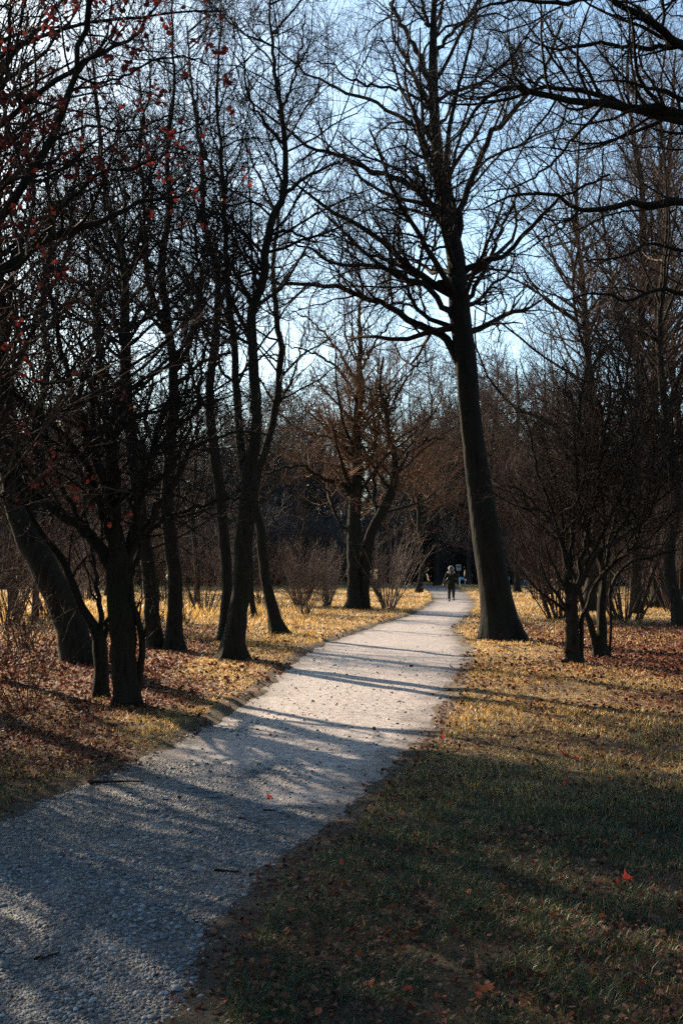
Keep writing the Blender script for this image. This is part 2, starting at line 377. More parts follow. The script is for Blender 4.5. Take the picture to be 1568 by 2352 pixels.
def gravel():
    rng = np.random.default_rng(2)
    x, y = scatter(rng, 330000, 3.0, 20, .85)
    k = (outside(x, y) < -.02 + rng.random(len(x)) * .12) & (y > 2.8)
    k &= rng.random(len(x)) < np.clip(.45 + 1.8 * (fbm(x * 1.3 + 9, y * 1.3, 12) - .35), .15, 1) * (1 - .93 * earthy(x, y))
    x, y = x[k], y[k]; n = len(x)
    s = rng.lognormal(np.log(.0068), .48, n) * np.clip(y / 7, .9, 1.5)
    a = rng.uniform(0, 2 * np.pi, n); sq = rng.uniform(.45, .95, n); hh = s * rng.uniform(.3, .6, n)
    z = pz(x, y)
    th = np.arange(5) / 5 * 2 * np.pi
    rx = np.cos(th)[None] * s[:, None] * rng.uniform(.75, 1.15, (n, 5)); ry = np.sin(th)[None] * (s * sq)[:, None] * rng.uniform(.75, 1.15, (n, 5))
    cx = rx * np.cos(a)[:, None] - ry * np.sin(a)[:, None]; cy = rx * np.sin(a)[:, None] + ry * np.cos(a)[:, None]
    ring = np.stack([x[:, None] + cx, y[:, None] + cy, np.repeat((z + hh * .25)[:, None], 5, 1)], -1)
    top = np.stack([x[:, None] + cx * .5, y[:, None] + cy * .5, (z + hh)[:, None] + rng.normal(0, .12, (n, 5)) * hh[:, None]], -1)
    V = np.concatenate([ring, top], 1).reshape(-1, 3); b = (np.arange(n) * 10)[:, None]
    Q = np.concatenate([b + [i, (i + 1) % 5, 5 + (i + 1) % 5, 5 + i] for i in range(5)] + [b + [5, 6, 7, 8]])
    T = b + [5, 8, 9]
    mb = MB(); mb.add(V, Q, T); tag(link('gravel', mb.mesh('gravel', STONE, smooth=False)), 'grey gravel stones lying thick on the path', 'gravel', kind='stuff')
gravel()
def blades(rng, mb, x, y, h, wd, mat=0):
    n = len(x); z = gz(x, y) - .01
    a = rng.uniform(0, 2 * np.pi, n); le = rng.uniform(.2, 1.1, n)
    dx, dy = np.cos(a), np.sin(a); sx, sy = -dy * wd, dx * wd
    b0 = np.stack([x - sx, y - sy, z], 1); b1 = np.stack([x + sx, y + sy, z], 1)
    m = np.stack([x + dx * h * le * .3, y + dy * h * le * .3, z + h * .62], 1); s = np.stack([sx, sy, 0 * sx], 1) * .8
    t = np.stack([x + dx * h * le, y + dy * h * le, z + h * (1.05 - .55 * le * rng.random(n))], 1)
    V = np.stack([b0, b1, m + s, m - s, t], 1).reshape(-1, 3); b = (np.arange(n) * 5)[:, None]
    mb.add(V, b + [0, 1, 2, 3], b + [3, 2, 4], mat=mat)
def grass():
    rng = np.random.default_rng(3)
    mb = MB()
    x, y = scatter(rng, 800000, 2.9, 24, .95)
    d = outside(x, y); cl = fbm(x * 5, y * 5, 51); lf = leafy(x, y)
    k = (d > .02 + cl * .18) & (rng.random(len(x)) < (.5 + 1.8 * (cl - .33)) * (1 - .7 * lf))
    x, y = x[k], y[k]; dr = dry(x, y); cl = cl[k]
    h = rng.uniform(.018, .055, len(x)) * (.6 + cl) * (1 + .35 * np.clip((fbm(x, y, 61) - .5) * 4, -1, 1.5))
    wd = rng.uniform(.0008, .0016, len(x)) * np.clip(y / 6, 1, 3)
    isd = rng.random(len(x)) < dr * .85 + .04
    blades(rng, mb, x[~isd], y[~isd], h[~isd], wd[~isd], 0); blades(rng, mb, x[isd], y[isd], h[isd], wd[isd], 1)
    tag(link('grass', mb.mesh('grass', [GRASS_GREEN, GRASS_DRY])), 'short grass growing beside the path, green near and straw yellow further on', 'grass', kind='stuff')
    mb = MB()
    x, y = scatter(rng, 330000, 20, 105, 1.0, 4)
    d = outside(x, y); cl = fbm(x * 1.1, y * 1.1, 71)
    k = (d > .1) & (rng.random(len(x)) < (.3 + 1.3 * (cl - .3)) * (1 - .7 * leafy(x, y)))
    x, y, cl, d = x[k], y[k], cl[k], d[k]
    tall = np.clip((-x - .5) / 2, 0, 1) * np.clip((y - 26) / 3, 0, 1) * np.clip((48 - y) / 6, 0, 1)
    h = rng.uniform(.05, .12, len(x)) * (.5 + cl) * (1 + 2.2 * tall * rng.random(len(x)))
    blades(rng, mb, x, y, h, rng.uniform(.004, .009, len(x)) * np.clip(y / 30, .7, 2.2), 1)
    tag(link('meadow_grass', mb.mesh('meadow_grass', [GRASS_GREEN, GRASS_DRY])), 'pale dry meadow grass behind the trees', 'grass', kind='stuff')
grass()
def litter():
    rng = np.random.default_rng(4)
    mb = MB()
    x, y = scatter(rng, 150000, 2.9, 40, .8, 1.5)
    d = outside(x, y); lf = leafy(x, y); cl = fbm(x * 1.7, y * 1.7, 91)
    k = ((d > -.05) & (rng.random(len(x)) < np.maximum(lf, .26 * np.clip((cl - .3) * 5, 0.1, 2.2)))) | ((rng.random(len(x)) < .004))
    x, y = x[k], y[k]
    C = np.stack([x, y, np.maximum(gz(x, y), pz(x, y)) + rng.uniform(.004, .035, len(x)) * (outside(x, y) > .1) + .004], 1)
    s = rng.uniform(.02, .046, len(x)) * np.clip(y / 9, .8, 1.7)
    leaves(rng, mb, C, s, flat=.38)
    tag(link('leaf_litter', mb.mesh('leaf_litter', LITTER)), 'brown and red fallen leaves covering the ground under the trees', 'fallen leaves', kind='stuff')
litter()
# ------------------------------------------------------------------ trees
def px_line(pts, D, drift=0.0, wl=None, shift=0.0):
    """rows (px,py,width_px) at depth D -> world rows with radius; the limb drifts in depth along its length"""
    o = []; n = len(pts)
    if len(pts[0]) == 2:
        w0, w1 = wl; pts = [(p[0], p[1], w0 + (w1 - w0) * (i / (n - 1)) ** .8) for i, p in enumerate(pts)]
    for i, p in enumerate(pts):
        d = D + shift + drift * (i / (n - 1)) ** 1.3
        o.append((*at(p[0], p[1], d), max(p[2] / 2 / F * d, .004)))
    return o
def trunk_mesh(rng, mb, rows, K, S=16, flare=.5, flute=.05, base=True, top_close=True):
    r = resample(rows, K, rng, rows[0][3] * (.05 if K < 100 else .006)); a = np.arange(S) / S * 2 * np.pi
    ph = rng.uniform(0, 6, 3); z = r[:, 2]
    f = np.ones((K, S))
    f += flute * np.cos(3 * a[None] + ph[0] + z[:, None] * .5) + flute * .7 * np.cos(5 * a[None] + ph[1] - z[:, None] * .8) + (fbm(np.repeat(np.cos(a)[None], K, 0) * 2.2 + 9, z[:, None] * (1.1 if S > 30 else 2.4) + np.sin(a)[None] * 2.2, 7, 4) - .5) * (.10 if S > 30 else .2)
    if base:
        h = np.clip(z - z[0], 0, None)[:, None]
        f += flare * np.exp(-h / (rows[0][3] * .75)) * (1 + .85 * np.cos(5 * a[None] + ph[2]) + .4 * np.cos(8 * a[None] + ph[1])) + .12 * flare * np.exp(-h / (rows[0][3] * 3))
        r[0, 2] -= .12
    tubes(mb, r[None, :, :3], r[None, :, 3], S, rad=f[None])
    return r
def px_tree(name, label, cat, base, trunks, limbs, seed, lv=(2.2, 4, 6, 7), extra=(6, .35, 2.5), bark_m=None, twig_m=None, thick=1.0,
            leafn=0, flare=.5, flute=.05, group=None, tK=40, up=.06, l1=(.5, 2.6), drift=1.5, hang=0.0, shift=0, S=18, crook=1.0):
    rng = np.random.default_rng(seed)
    D = gd(base[1]); org = gp(*base) + np.array([0, shift, 0])
    tr = MB(); cr = MB(); lf = MB() if leafn else None
    K0 = 24; PP = []; RR = []
    for i, t in enumerate(trunks):
        rows = px_line(t, D, shift=shift, drift=0 if i == 0 else rng.uniform(-.35, .35) * drift)
        if abs(t[0][1] - base[1]) < 60: rows[0] = (*rows[0][:2], -.02, rows[0][3])
        r = trunk_mesh(rng, tr, rows, tK, S=S if rows[0][3] > .06 else 9, flare=flare, flute=flute, base=abs(t[0][1] - base[1]) < 60)
        k = resample(rows, K0); z0 = k[:, 2] > .28 * k[-1, 2]
        up_ = resample([tuple(q) for q in k[max(3, int((~z0).sum())):]], K0) if z0.sum() > 3 else k
        PP.append(up_[:, :3]); RR.append(up_[:, 3] * .8)
    sgn = 1
    for pts, w0, w1 in limbs:
        rows = px_line(pts, D, drift=sgn * rng.uniform(.3, 1) * drift, wl=(w0, w1), shift=shift); sgn = -sgn
        k = resample(rows, K0, rng, .022 * D / 20 * crook)
        tubes(tr, k[None, :, :3], k[None, :, 3], 9)
        PP.append(k[:, :3]); RR.append(k[:, 3])
    P = np.array(PP); R = np.array(RR)
    n, t0, ln = extra
    if n:
        nt_ = len(trunks); L = np.linalg.norm(np.diff(P[:nt_], axis=1), axis=2).sum(1).sum()
        e, er = grow(rng, P[:nt_], R[:nt_], n / L, .6, (40, 75), K0, .07, .03, .55, .02, ln * .6, ln * 1.5, tmin=.2 if S > 30 else .05)
        tubes(tr, e, er, 7); P = np.concatenate([P, e]); R = np.concatenate([R, er])
    crown(rng, cr, P, R, lv, lf, leafn, thick=thick, up=up, l1=l1, hang=hang, crook=crook)
    root = tag(empty(name, org), label, cat, group)
    link('trunk', tr.mesh('trunk', bark_m or BARK, origin=org), root)
    link('crown', cr.mesh('crown', twig_m or TWIG, origin=org), root)
    if leafn: link('leaves', lf.mesh('leaves', RED_LEAF, origin=org), root)
    return root

px_tree('beech_tree', 'tall beech with the thickest leaning trunk, standing at the right edge of the path', 'tree', (1152, 1474),
    [[(1155, 1476, 88), (1146, 1420, 78), (1138, 1370, 72), (1130, 1320, 68), (1117, 1240, 66), (1103, 1140, 57), (1090, 1040, 51), (1078, 940, 48), (1071, 840, 50), (1058, 740, 50), (1054, 690, 48), (1051, 640, 45), (1044, 575, 41), (1026, 500, 35), (1009, 400, 30), (999, 300, 26), (994, 200, 24), (994, 100, 18), (996, 0, 12), (1000, -90, 7), (1005, -170, 4)]],
    [([(1054, 835), (1020, 775), (969, 752), (924, 720), (884, 697), (850, 685), (784, 660), (700, 652), (640, 650), (590, 628), (540, 640)], 22, 5),
     ([(1042, 735), (1010, 695), (974, 655), (934, 640), (894, 620), (834, 612), (784, 608), (740, 590), (700, 565), (650, 560)], 17, 4),
     ([(1032, 650), (1000, 652), (965, 650), (934, 625), (880, 600), (830, 570), (795, 540), (775, 500), (778, 465)], 13, 4),
     ([(1020, 520), (990, 470), (960, 440), (929, 420), (894, 400), (849, 390), (809, 370), (784, 360), (740, 350), (700, 335), (655, 300), (600, 250), (560, 215)], 19, 4),
     ([(1002, 310), (960, 292), (934, 280), (894, 255), (834, 225), (784, 205), (740, 185), (700, 165), (655, 130), (600, 90), (560, 40)], 12, 3),
     ([(996, 250), (950, 220), (900, 205), (850, 196), (800, 180), (760, 150), (730, 140)], 9, 3),
     ([(990, 200), (972, 150), (950, 105), (925, 60), (905, 20), (895, -30), (880, -90)], 15, 7),
     ([(1000, 130), (1020, 95), (1055, 60), (1084, 25), (1110, -10), (1140, -60)], 11, 5),
     ([(1050, 545), (1062, 480), (1078, 430), (1109, 350), (1144, 290), (1184, 250), (1219, 210), (1249, 165), (1268, 110), (1290, 50)], 19, 6),
     ([(1062, 628), (1094, 608), (1129, 600), (1164, 585), (1209, 535), (1244, 495), (1290, 450), (1340, 430), (1400, 400)], 17, 5),
     ([(1072, 700), (1090, 660), (1109, 620), (1132, 575), (1150, 530), (1175, 480), (1190, 430)], 13, 6),
     ([(1040, 560), (1000, 570), (970, 555), (930, 560), (900, 530), (860, 520)], 7, 3),
     ([(1015, 430), (1040, 370), (1060, 300), (1080, 240), (1100, 170), (1120, 90)], 9, 4),
     ([(985, 60), (970, 10), (960, -60)], 9, 4)],
    11, lv=(3.2, 5.0, 6.6, 6.5), thick=1.2, extra=(8, .3, 3.0), bark_m=BARK_BEECH, flare=.34, flute=.03, tK=150, drift=2.6, S=36, crook=1.2, l1=(.6, 3.3), up=.04)
px_tree('hornbeam_tree', 'dark fluted multi-stemmed tree nearest the path on the left', 'tree', (297, 1630),
    [[(299, 1632, 56), (292, 1560, 54), (286, 1480, 56), (284, 1400, 60), (280, 1350, 58), (276, 1300, 46), (268, 1230, 34), (262, 1120, 28), (262, 1000, 24), (283, 880, 20), (290, 784, 17), (287, 690, 12), (280, 600, 7), (285, 520, 4)],
     [(312, 1612, 15), (324, 1540, 15), (328, 1470, 15), (314, 1410, 14), (300, 1370, 12)]],
    [([(282, 1350), (240, 1275), (205, 1225), (170, 1200), (140, 1182), (110, 1160), (60, 1120), (0, 1070), (-50, 1040)], 34, 12),
     ([(272, 1320), (255, 1200), (236, 1100), (200, 1010), (172, 945), (160, 870), (140, 800), (130, 720), (110, 640)], 24, 7),
     ([(288, 1320), (305, 1210), (330, 1120), (355, 1015), (380, 930), (420, 870), (470, 830), (530, 810)], 22, 6),
     ([(296, 1330), (324, 1275), (316, 1230), (312, 1160), (330, 1060), (335, 960), (350, 860)], 15, 5),
     ([(290, 1300), (345, 1190), (400, 1115), (430, 1045), (480, 1010), (560, 990), (620, 1000)], 18, 4),
     ([(300, 1260), (370, 1200), (450, 1165), (520, 1145), (580, 1150)], 12, 3),
     ([(190, 990), (185, 900), (210, 830), (250, 790), (300, 740), (340, 700)], 14, 4),
     ([(262, 1260), (205, 1085), (150, 1000), (90, 950), (30, 900), (-20, 880)], 17, 5),
     ([(262, 1130), (220, 1030), (215, 900), (235, 800), (225, 700), (240, 610)], 15, 4),
     ([(300, 1150), (350, 1050), (430, 960), (500, 920), (560, 900)], 11, 3),
     ([(210, 1230), (150, 1130), (110, 1020), (90, 900), (60, 800), (50, 700)], 14, 4),
     ([(330, 1120), (400, 1060), (450, 930), (470, 800), (480, 700)], 11, 3)],
    12, lv=(6.0, 6.6, 7.5, 5.5), thick=1.0, extra=(22, .3, 1.7), flare=.35, flute=.14, tK=44, drift=1.6, l1=(.4, 1.6), hang=.02)
px_tree('small_hornbeam_tree', 'thin forked tree close to the left of the dark fluted multi-stemmed tree', 'tree', (228, 1610),
    [[(228, 1610, 40), (231, 1540, 31), (229, 1485, 34), (213, 1435, 24), (190, 1400, 20), (165, 1335, 17), (145, 1290, 15), (100, 1230, 11), (60, 1160, 9), (30, 1080, 6)]],
    [([(234, 1470), (232, 1410), (222, 1350), (215, 1280), (200, 1200), (190, 1100), (170, 1020)], 16, 4),
     ([(238, 1470), (254, 1400), (248, 1330), (235, 1240), (240, 1120)], 13, 4)],
    13, lv=(3, 4.5, 5.5, 4), extra=(4, .3, 1.2), flare=.3, flute=.1, tK=30, drift=.8, l1=(.3, 1.3))
px_tree('leaning_tree', 'thick dark trunk leaning to the left behind the fluted multi-stemmed tree', 'tree', (188, 1532),
    [[(192, 1532, 78), (172, 1460, 68), (142, 1390, 66), (110, 1320, 62), (78, 1260, 58), (50, 1200, 53), (25, 1100, 48), (12, 950, 42), (0, 800, 38), (-8, 600, 30), (-15, 400, 22), (-20, 200, 14), (-25, 50, 8)]],
    [([(60, 1210), (90, 1100), (85, 980), (110, 850), (100, 700), (120, 560), (110, 420), (130, 280)], 26, 6),
     ([(10, 900), (60, 800), (90, 700), (150, 600), (170, 480), (210, 380)], 18, 5),
     ([(-5, 650), (50, 550), (80, 430), (60, 300), (90, 160)], 14, 4)],
    14, lv=(3.6, 5.4, 6.6, 6.0), thick=1.35, extra=(8, .3, 2.4), flare=.3, tK=50, drift=2.5)
px_tree('lime_tree', 'left trunk of the close pair behind the dark fluted multi-stemmed tree', 'tree', (365, 1497),
    [[(366, 1497, 40), (353, 1440, 36), (348, 1380, 35), (342, 1320, 33), (334, 1250, 31), (325, 1180, 30), (305, 1050, 28), (290, 900, 26), (288, 784, 24), (282, 600, 18), (252, 480, 14), (236, 400, 12), (225, 250, 8), (212, 120, 5), (200, 0, 3)]],
    [([(300, 980), (250, 900), (225, 784), (212, 650), (195, 500), (185, 380), (190, 250)], 15, 4), ([(286, 660), (320, 560), (330, 450), (320, 330), (345, 200), (340, 80)], 12, 3),
     ([(288, 800), (250, 720), (180, 650), (110, 610)], 10, 3)],
    15, lv=(3.6, 5.4, 6.6, 6.0), thick=1.35, extra=(9, .3, 2.4), tK=50, drift=2.2)
px_tree('lime_tree', 'right trunk of the close pair behind the dark fluted multi-stemmed tree', 'tree', (400, 1500),
    [[(401, 1500, 42), (399, 1440, 36), (403, 1380, 34), (402, 1320, 33), (391, 1230, 31), (384, 1150, 29), (392, 1020, 26), (400, 880, 22), (385, 740, 19), (372, 600, 16), (390, 470, 13), (385, 350, 10), (400, 200, 7), (395, 50, 5), (400, -60, 3)]],
    [([(390, 760), (345, 660), (335, 540), (350, 430), (330, 300), (320, 160)], 13, 4), ([(398, 860), (440, 780), (460, 660), (450, 540), (470, 420), (455, 280)], 13, 4)],
    16, lv=(3.6, 5.4, 6.6, 6.0), thick=1.35, extra=(8, .3, 2.2), tK=50, drift=2.2)
px_tree('forked_tree', 'stout forked tree with a wide base left of the path on lit grass', 'tree', (530, 1522),
    [[(529, 1524, 56), (538, 1470, 48), (546, 1420, 45), (552, 1370, 43), (556, 1290, 42), (563, 1200, 40), (572, 1130, 40), (572, 1080, 37), (583, 1030, 27), (588, 950, 24), (582, 850, 24), (580, 784, 22), (579, 720, 22), (590, 680, 21), (605, 640, 20), (620, 525, 18), (638, 480, 17), (650, 450, 16), (655, 350, 13), (645, 250, 11), (630, 150, 9), (622, 50, 6), (620, -60, 4)]],
    [([(568, 1110), (552, 1020), (546, 900), (540, 784), (526, 700), (520, 585), (515, 500), (512, 425), (505, 330), (500, 200), (510, 60)], 23, 5),
     ([(581, 700), (550, 640), (530, 615), (505, 580), (470, 570), (440, 530)], 12, 4),
     ([(652, 450), (700, 410), (740, 390), (790, 372), (850, 372)], 10, 4),
     ([(654, 330), (610, 280), (570, 220), (560, 130), (540, 50)], 8, 3),
     ([(638, 260), (670, 200), (690, 120), (700, 30)], 8, 3), ([(618, 540), (660, 530), (700, 545), (760, 540), (800, 560)], 9, 3),
     ([(510, 420), (470, 350), (450, 250), (420, 160)], 8, 3)],
    17, lv=(3.6, 5.4, 6.6, 6.0), thick=1.35, extra=(9, .3, 2.4), tK=70, drift=2.0, flare=.6)
px_tree('slender_tree', 'slender straight tree directly behind the stout forked tree', 'tree', (514, 1478),
    [[(514, 1478, 30), (520, 1400, 27), (519, 1300, 26), (511, 1200, 25), (501, 1100, 24), (487, 1000, 22), (481, 900, 20), (494, 784, 18), (500, 640, 15), (470, 500, 12), (462, 350, 9), (440, 200, 6), (430, 60, 4)]],
    [([(485, 950), (440, 860), (430, 740), (445, 620), (430, 500)], 11, 3)],
    18, lv=(3.6, 5.4, 6.4, 6), thick=1.35, extra=(9, .3, 2.2), tK=50, drift=2.0)
px_tree('curved_tree', 'thin curving tree on the lit grass between the stout forked tree and the path', 'tree', (641, 1462),
    [[(643, 1463, 36), (628, 1405, 27), (612, 1340, 24), (603, 1260, 22), (597, 1200, 20), (585, 1160, 19), (590, 1100, 18), (610, 1030, 17), (628, 960, 17), (640, 880, 16), (645, 800, 15), (636, 740, 13), (630, 670, 12), (628, 600, 9), (640, 500, 6), (645, 420, 4)]],
    [([(632, 940), (670, 870), (690, 800), (700, 740)], 7, 3)],
    19, lv=(1.8, 3.5, 4.8, 4), extra=(5, .3, 1.6), tK=50, flare=.7)
px_tree('sapling', 'small leafless sapling between the forked and the curving tree', 'tree', (586, 1426),
    [[(586, 1426, 15), (578, 1370, 12), (577, 1300, 10), (570, 1220, 8), (580, 1140, 6), (575, 1060, 4)]], [], 20, lv=(2, 3, 4, 0), extra=(6, .2, 1.4), tK=24)
px_tree('field_maple_tree', 'two-stemmed tree with a round crown on the meadow left of the path bend', 'tree', (820, 1404),
    [[(816, 1404, 40), (813, 1330, 32), (812, 1200, 31), (816, 1150, 28), (818, 1110, 26), (820, 1050, 24), (819, 980, 20), (825, 900, 16), (826, 830, 13), (828, 780, 10), (825, 720, 7), (835, 650, 4)],
     [(838, 1402, 24), (838, 1320, 24), (848, 1240, 24), (868, 1190, 23), (890, 1150, 22), (903, 1110, 18), (906, 1050, 14), (892, 1000, 12), (886, 940, 10), (872, 890, 7), (880, 820, 4)]],
    [([(812, 1216), (786, 1211), (765, 1165), (740, 1112), (705, 1085), (670, 1060)], 9, 3), ([(812, 1150), (780, 1107), (740, 1100), (690, 1072), (640, 1078), (600, 1095)], 13, 4),
     ([(820, 1050), (765, 1012), (700, 990), (650, 960), (620, 930)], 9, 3), ([(822, 930), (785, 860), (740, 822), (690, 800), (650, 790)], 8, 3),
     ([(824, 890), (775, 805), (725, 745), (670, 715)], 8, 3), ([(826, 850), (860, 790), (890, 745), (930, 700)], 7, 3), ([(888, 960), (925, 880), (960, 840), (1000, 820)], 8, 3),
     ([(903, 1100), (940, 1040), (985, 1010), (1020, 1010)], 8, 3), ([(870, 1190), (858, 1130), (865, 1060), (860, 980), (850, 900)], 12, 4), ([(818, 1100), (850, 1060), (860, 1020)], 7, 3)],
    21, lv=(3.4, 4.8, 5.4, 4.0), extra=(34, .2, 3.2), twig_m=TWIG_WARM, thick=1.15, tK=44, drift=3.2, l1=(.5, 2.8))
px_tree('hazel_tree', 'dark spreading multi-stemmed tree right of the big beech, its stems opening from a short bole', 'tree', (1318, 1524),
    [[(1317, 1526, 34), (1315, 1470, 30), (1315, 1426, 29), (1312, 1370, 25), (1318, 1340, 20)], [(1334, 1519, 10), (1335, 1470, 10), (1336, 1421, 11), (1350, 1390, 11), (1360, 1354, 11), (1384, 1320, 11), (1408, 1294, 11), (1432, 1275, 10), (1455, 1255, 8), (1470, 1210, 6), (1482, 1160, 5), (1500, 1050, 4), (1510, 950, 3)]],
    [([(1312, 1380), (1300, 1347), (1306, 1306), (1309, 1270), (1315, 1200), (1325, 1110), (1320, 1010), (1310, 920), (1290, 840)], 15, 4),
     ([(1316, 1375), (1327, 1354), (1341, 1330), (1347, 1301), (1364, 1277), (1396, 1251), (1432, 1229), (1463, 1210), (1492, 1174), (1511, 1126), (1520, 1078), (1540, 980), (1550, 880)], 15, 4),
     ([(1318, 1370), (1335, 1300), (1350, 1220), (1372, 1130), (1380, 1040), (1400, 930), (1395, 820)], 13, 4),
     ([(1310, 1330), (1290, 1260), (1268, 1180), (1240, 1100), (1220, 1010), (1190, 930)], 12, 3),
     ([(1312, 1300), (1280, 1220), (1230, 1160), (1180, 1120), (1140, 1110)], 10, 3),
     ([(1345, 1305), (1350, 1240), (1330, 1150), (1345, 1060), (1340, 940)], 10, 3),
     ([(1400, 1250), (1440, 1180), (1450, 1090), (1470, 1000), (1465, 880)], 9, 3), ([(1330, 1340), (1390, 1210), (1430, 1110), (1450, 990), (1440, 860), (1455, 760)], 10, 3)],
    22, lv=(5.2, 5.4, 6.5, 5), extra=(26, .3, 2.4), tK=36, drift=1.8, l1=(.5, 2.0), flute=.09, up=.10)
px_tree('hazel_tree', 'multi-stemmed tree just behind and right of the spreading one with the short bole', 'tree', (1380, 1510),
    [[(1380, 1512, 36), (1381, 1460, 24), (1381, 1378, 18), (1386, 1330, 16), (1376, 1282, 14), (1350, 1234, 12), (1335, 1160, 9), (1345, 1050, 7), (1330, 940, 5), (1350, 830, 3)],
     [(1376, 1508, 22), (1366, 1474, 17), (1348, 1414, 13), (1337, 1388, 11), (1325, 1340, 9), (1300, 1270, 7), (1290, 1180, 5), (1270, 1080, 4)],
     [(1398, 1512, 7), (1402, 1440, 6), (1400, 1366, 8), (1407, 1342, 9), (1422, 1313, 8), (1451, 1289, 7), (1480, 1284, 5), (1508, 1290, 3)]],
    [([(1386, 1330), (1400, 1240), (1420, 1150), (1410, 1050), (1430, 930), (1420, 820), (1440, 720)], 10, 3), ([(1378, 1290), (1390, 1200), (1375, 1100), (1385, 1000), (1370, 880), (1380, 780)], 9, 3)],
    23, lv=(5.2, 5.4, 6.2, 5), extra=(24, .3, 2.4), tK=36, drift=1.6, l1=(.5, 2.0), up=.10)
px_tree('straight_tree', 'straight reddish trunk standing behind the multi-stemmed trees on the right', 'tree', (1458, 1412),
    [[(1458, 1413, 29), (1458, 1360, 25), (1460, 1306, 24), (1461, 1200, 23), (1463, 1080, 22), (1466, 940, 20), (1470, 784, 18), (1474, 620, 16), (1474, 450, 14), (1454, 320, 10), (1440, 200, 7), (1445, 80, 4)]],
    [([(1472, 600), (1500, 480), (1520, 350), (1515, 220), (1530, 90)], 10, 4), ([(1468, 850), (1420, 740), (1400, 600), (1380, 480), (1385, 340)], 10, 4)],
    24, lv=(2.8, 4.4, 5.4, 4.0), extra=(26, .25, 3.4), twig_m=TWIG_RED, thick=1.25, tK=44, drift=3)
px_tree('inclined_tree', 'reddish trunk tilting left near the right side, beyond the leaf-covered ground', 'tree', (1516, 1400),
    [[(1518, 1401, 42), (1512, 1360, 32), (1505, 1306, 28), (1496, 1200, 26), (1490, 1080, 24), (1500, 900, 20), (1512, 700, 16), (1530, 500, 12), (1540, 300, 8), (1550, 120, 4)]],
    [([(1495, 1150), (1530, 1050), (1555, 940), (1570, 800)], 12, 4)],
    25, lv=(2.8, 4.4, 5.4, 4.0), extra=(26, .25, 3.4), twig_m=TWIG_RED, thick=1.25, tK=44, drift=3)
px_tree('young_tree', 'slim grey trunk on the lit grass just right of the big beech', 'tree', (1187, 1361),
    [[(1188, 1361, 15), (1187, 1320, 12), (1186, 1250, 11), (1190, 1150, 10), (1186, 1040, 8), (1190, 940, 6), (1185, 840, 3)]], [],
    26, lv=(1.2, 2.2, 3.0, 0), extra=(24, .3, 3.6), twig_m=TWIG_RED, thick=2.4, tK=30, drift=3)
px_tree('red_leaved_beech', 'tree at the left border whose branches carry withered red leaves across the top left', 'tree', (-420, 1712),
    [[(-420, 1712, 130), (-400, 1500, 110), (-370, 1200, 100), (-340, 900, 90), (-300, 600, 75), (-260, 300, 60), (-230, 0, 45), (-210, -300, 30), (-200, -600, 12)]],
    [([(-320, 780), (-150, 700), (0, 620), (100, 555), (190, 520), (260, 495), (320, 465), (390, 455), (450, 440)], 32, 4),
     ([(-310, 700), (-120, 620), (0, 500), (50, 425), (115, 330), (150, 240), (170, 175), (190, 75), (215, 0), (235, -90), (240, -200)], 26, 8),
     ([(-280, 480), (-120, 380), (0, 290), (100, 205), (200, 140), (260, 112), (310, 85), (342, 35), (372, 0), (400, -50)], 18, 4),
     ([(-290, 520), (-100, 350), (0, 215), (18, 110), (30, 0), (45, -100)], 17, 6),
     ([(-340, 950), (-150, 940), (0, 1000), (70, 1080), (120, 1150), (170, 1190)], 16, 3),
     ([(-330, 850), (-150, 840), (20, 850), (110, 880), (200, 860)], 14, 3),
     ([(115, 330), (200, 290), (300, 300), (380, 270), (430, 280)], 8, 3),
     ([(100, 560), (140, 480), (230, 400), (320, 380), (400, 350), (470, 360)], 9, 3),
     ([(170, 175), (240, 190), (330, 150), (420, 130), (480, 150)], 8, 3),
     ([(-300, 650), (-100, 520), (20, 420), (110, 400), (220, 350)], 14, 4)],
    27, lv=(4.0, 4.6, 5.4, 0), extra=(16, .3, 2.2), leafn=5000, tK=50, drift=.9, l1=(.3, 1.3), flare=.3)
px_tree('overhanging_tree', 'tree just out of frame on the right with thick dark limbs overhanging the top right', 'tree', (2080, 1705),
    [[(2080, 1705, 150), (2060, 1500, 130), (2020, 1200, 120), (1970, 900, 110), (1900, 600, 90), (1840, 300, 70), (1800, 0, 50), (1780, -300, 30), (1770, -550, 12)]],
    [([(1850, 380), (1700, 300), (1568, 265), (1484, 252), (1384, 240), (1284, 228), (1184, 200), (1134, 215), (1084, 255), (1060, 300), (1010, 345)], 30, 4),
     ([(1830, 250), (1700, 170), (1568, 105), (1534, 80), (1484, 45), (1434, 18), (1404, 0), (1350, -50)], 30, 10),
     ([(1870, 480), (1700, 320), (1568, 282), (1509, 266), (1434, 242), (1384, 216), (1309, 207), (1259, 200), (1184, 220), (1084, 235), (1010, 235)], 24, 4),
     ([(1900, 560), (1720, 470), (1568, 462), (1484, 468), (1434, 466), (1384, 480), (1324, 475), (1274, 450), (1209, 445), (1159, 455), (1109, 480)], 24, 4),
     ([(1384, 240), (1334, 300), (1284, 360), (1224, 410), (1164, 435), (1110, 440)], 9, 3),
     ([(1930, 700), (1720, 670), (1568, 676), (1509, 665), (1434, 690), (1359, 670), (1300, 690)], 16, 4),
     ([(1330, 478), (1290, 520), (1230, 560), (1180, 590)], 7, 3),
     ([(1790, -50), (1650, -60), (1500, -40), (1380, -10), (1280, 10), (1180, 0), (1100, 20)], 22, 5),
     ([(1560, 105), (1480, 110), (1380, 100), (1280, 110), (1200, 90)], 14, 4),
     ([(1900, 600), (1750, 560), (1600, 580), (1500, 560), (1420, 590), (1340, 600)], 14, 4)],
    28, lv=(4.4, 5.4, 6, 5), extra=(8, .3, 2.2), tK=50, drift=.9, l1=(.3, 1.5), flare=.3, thick=.8)
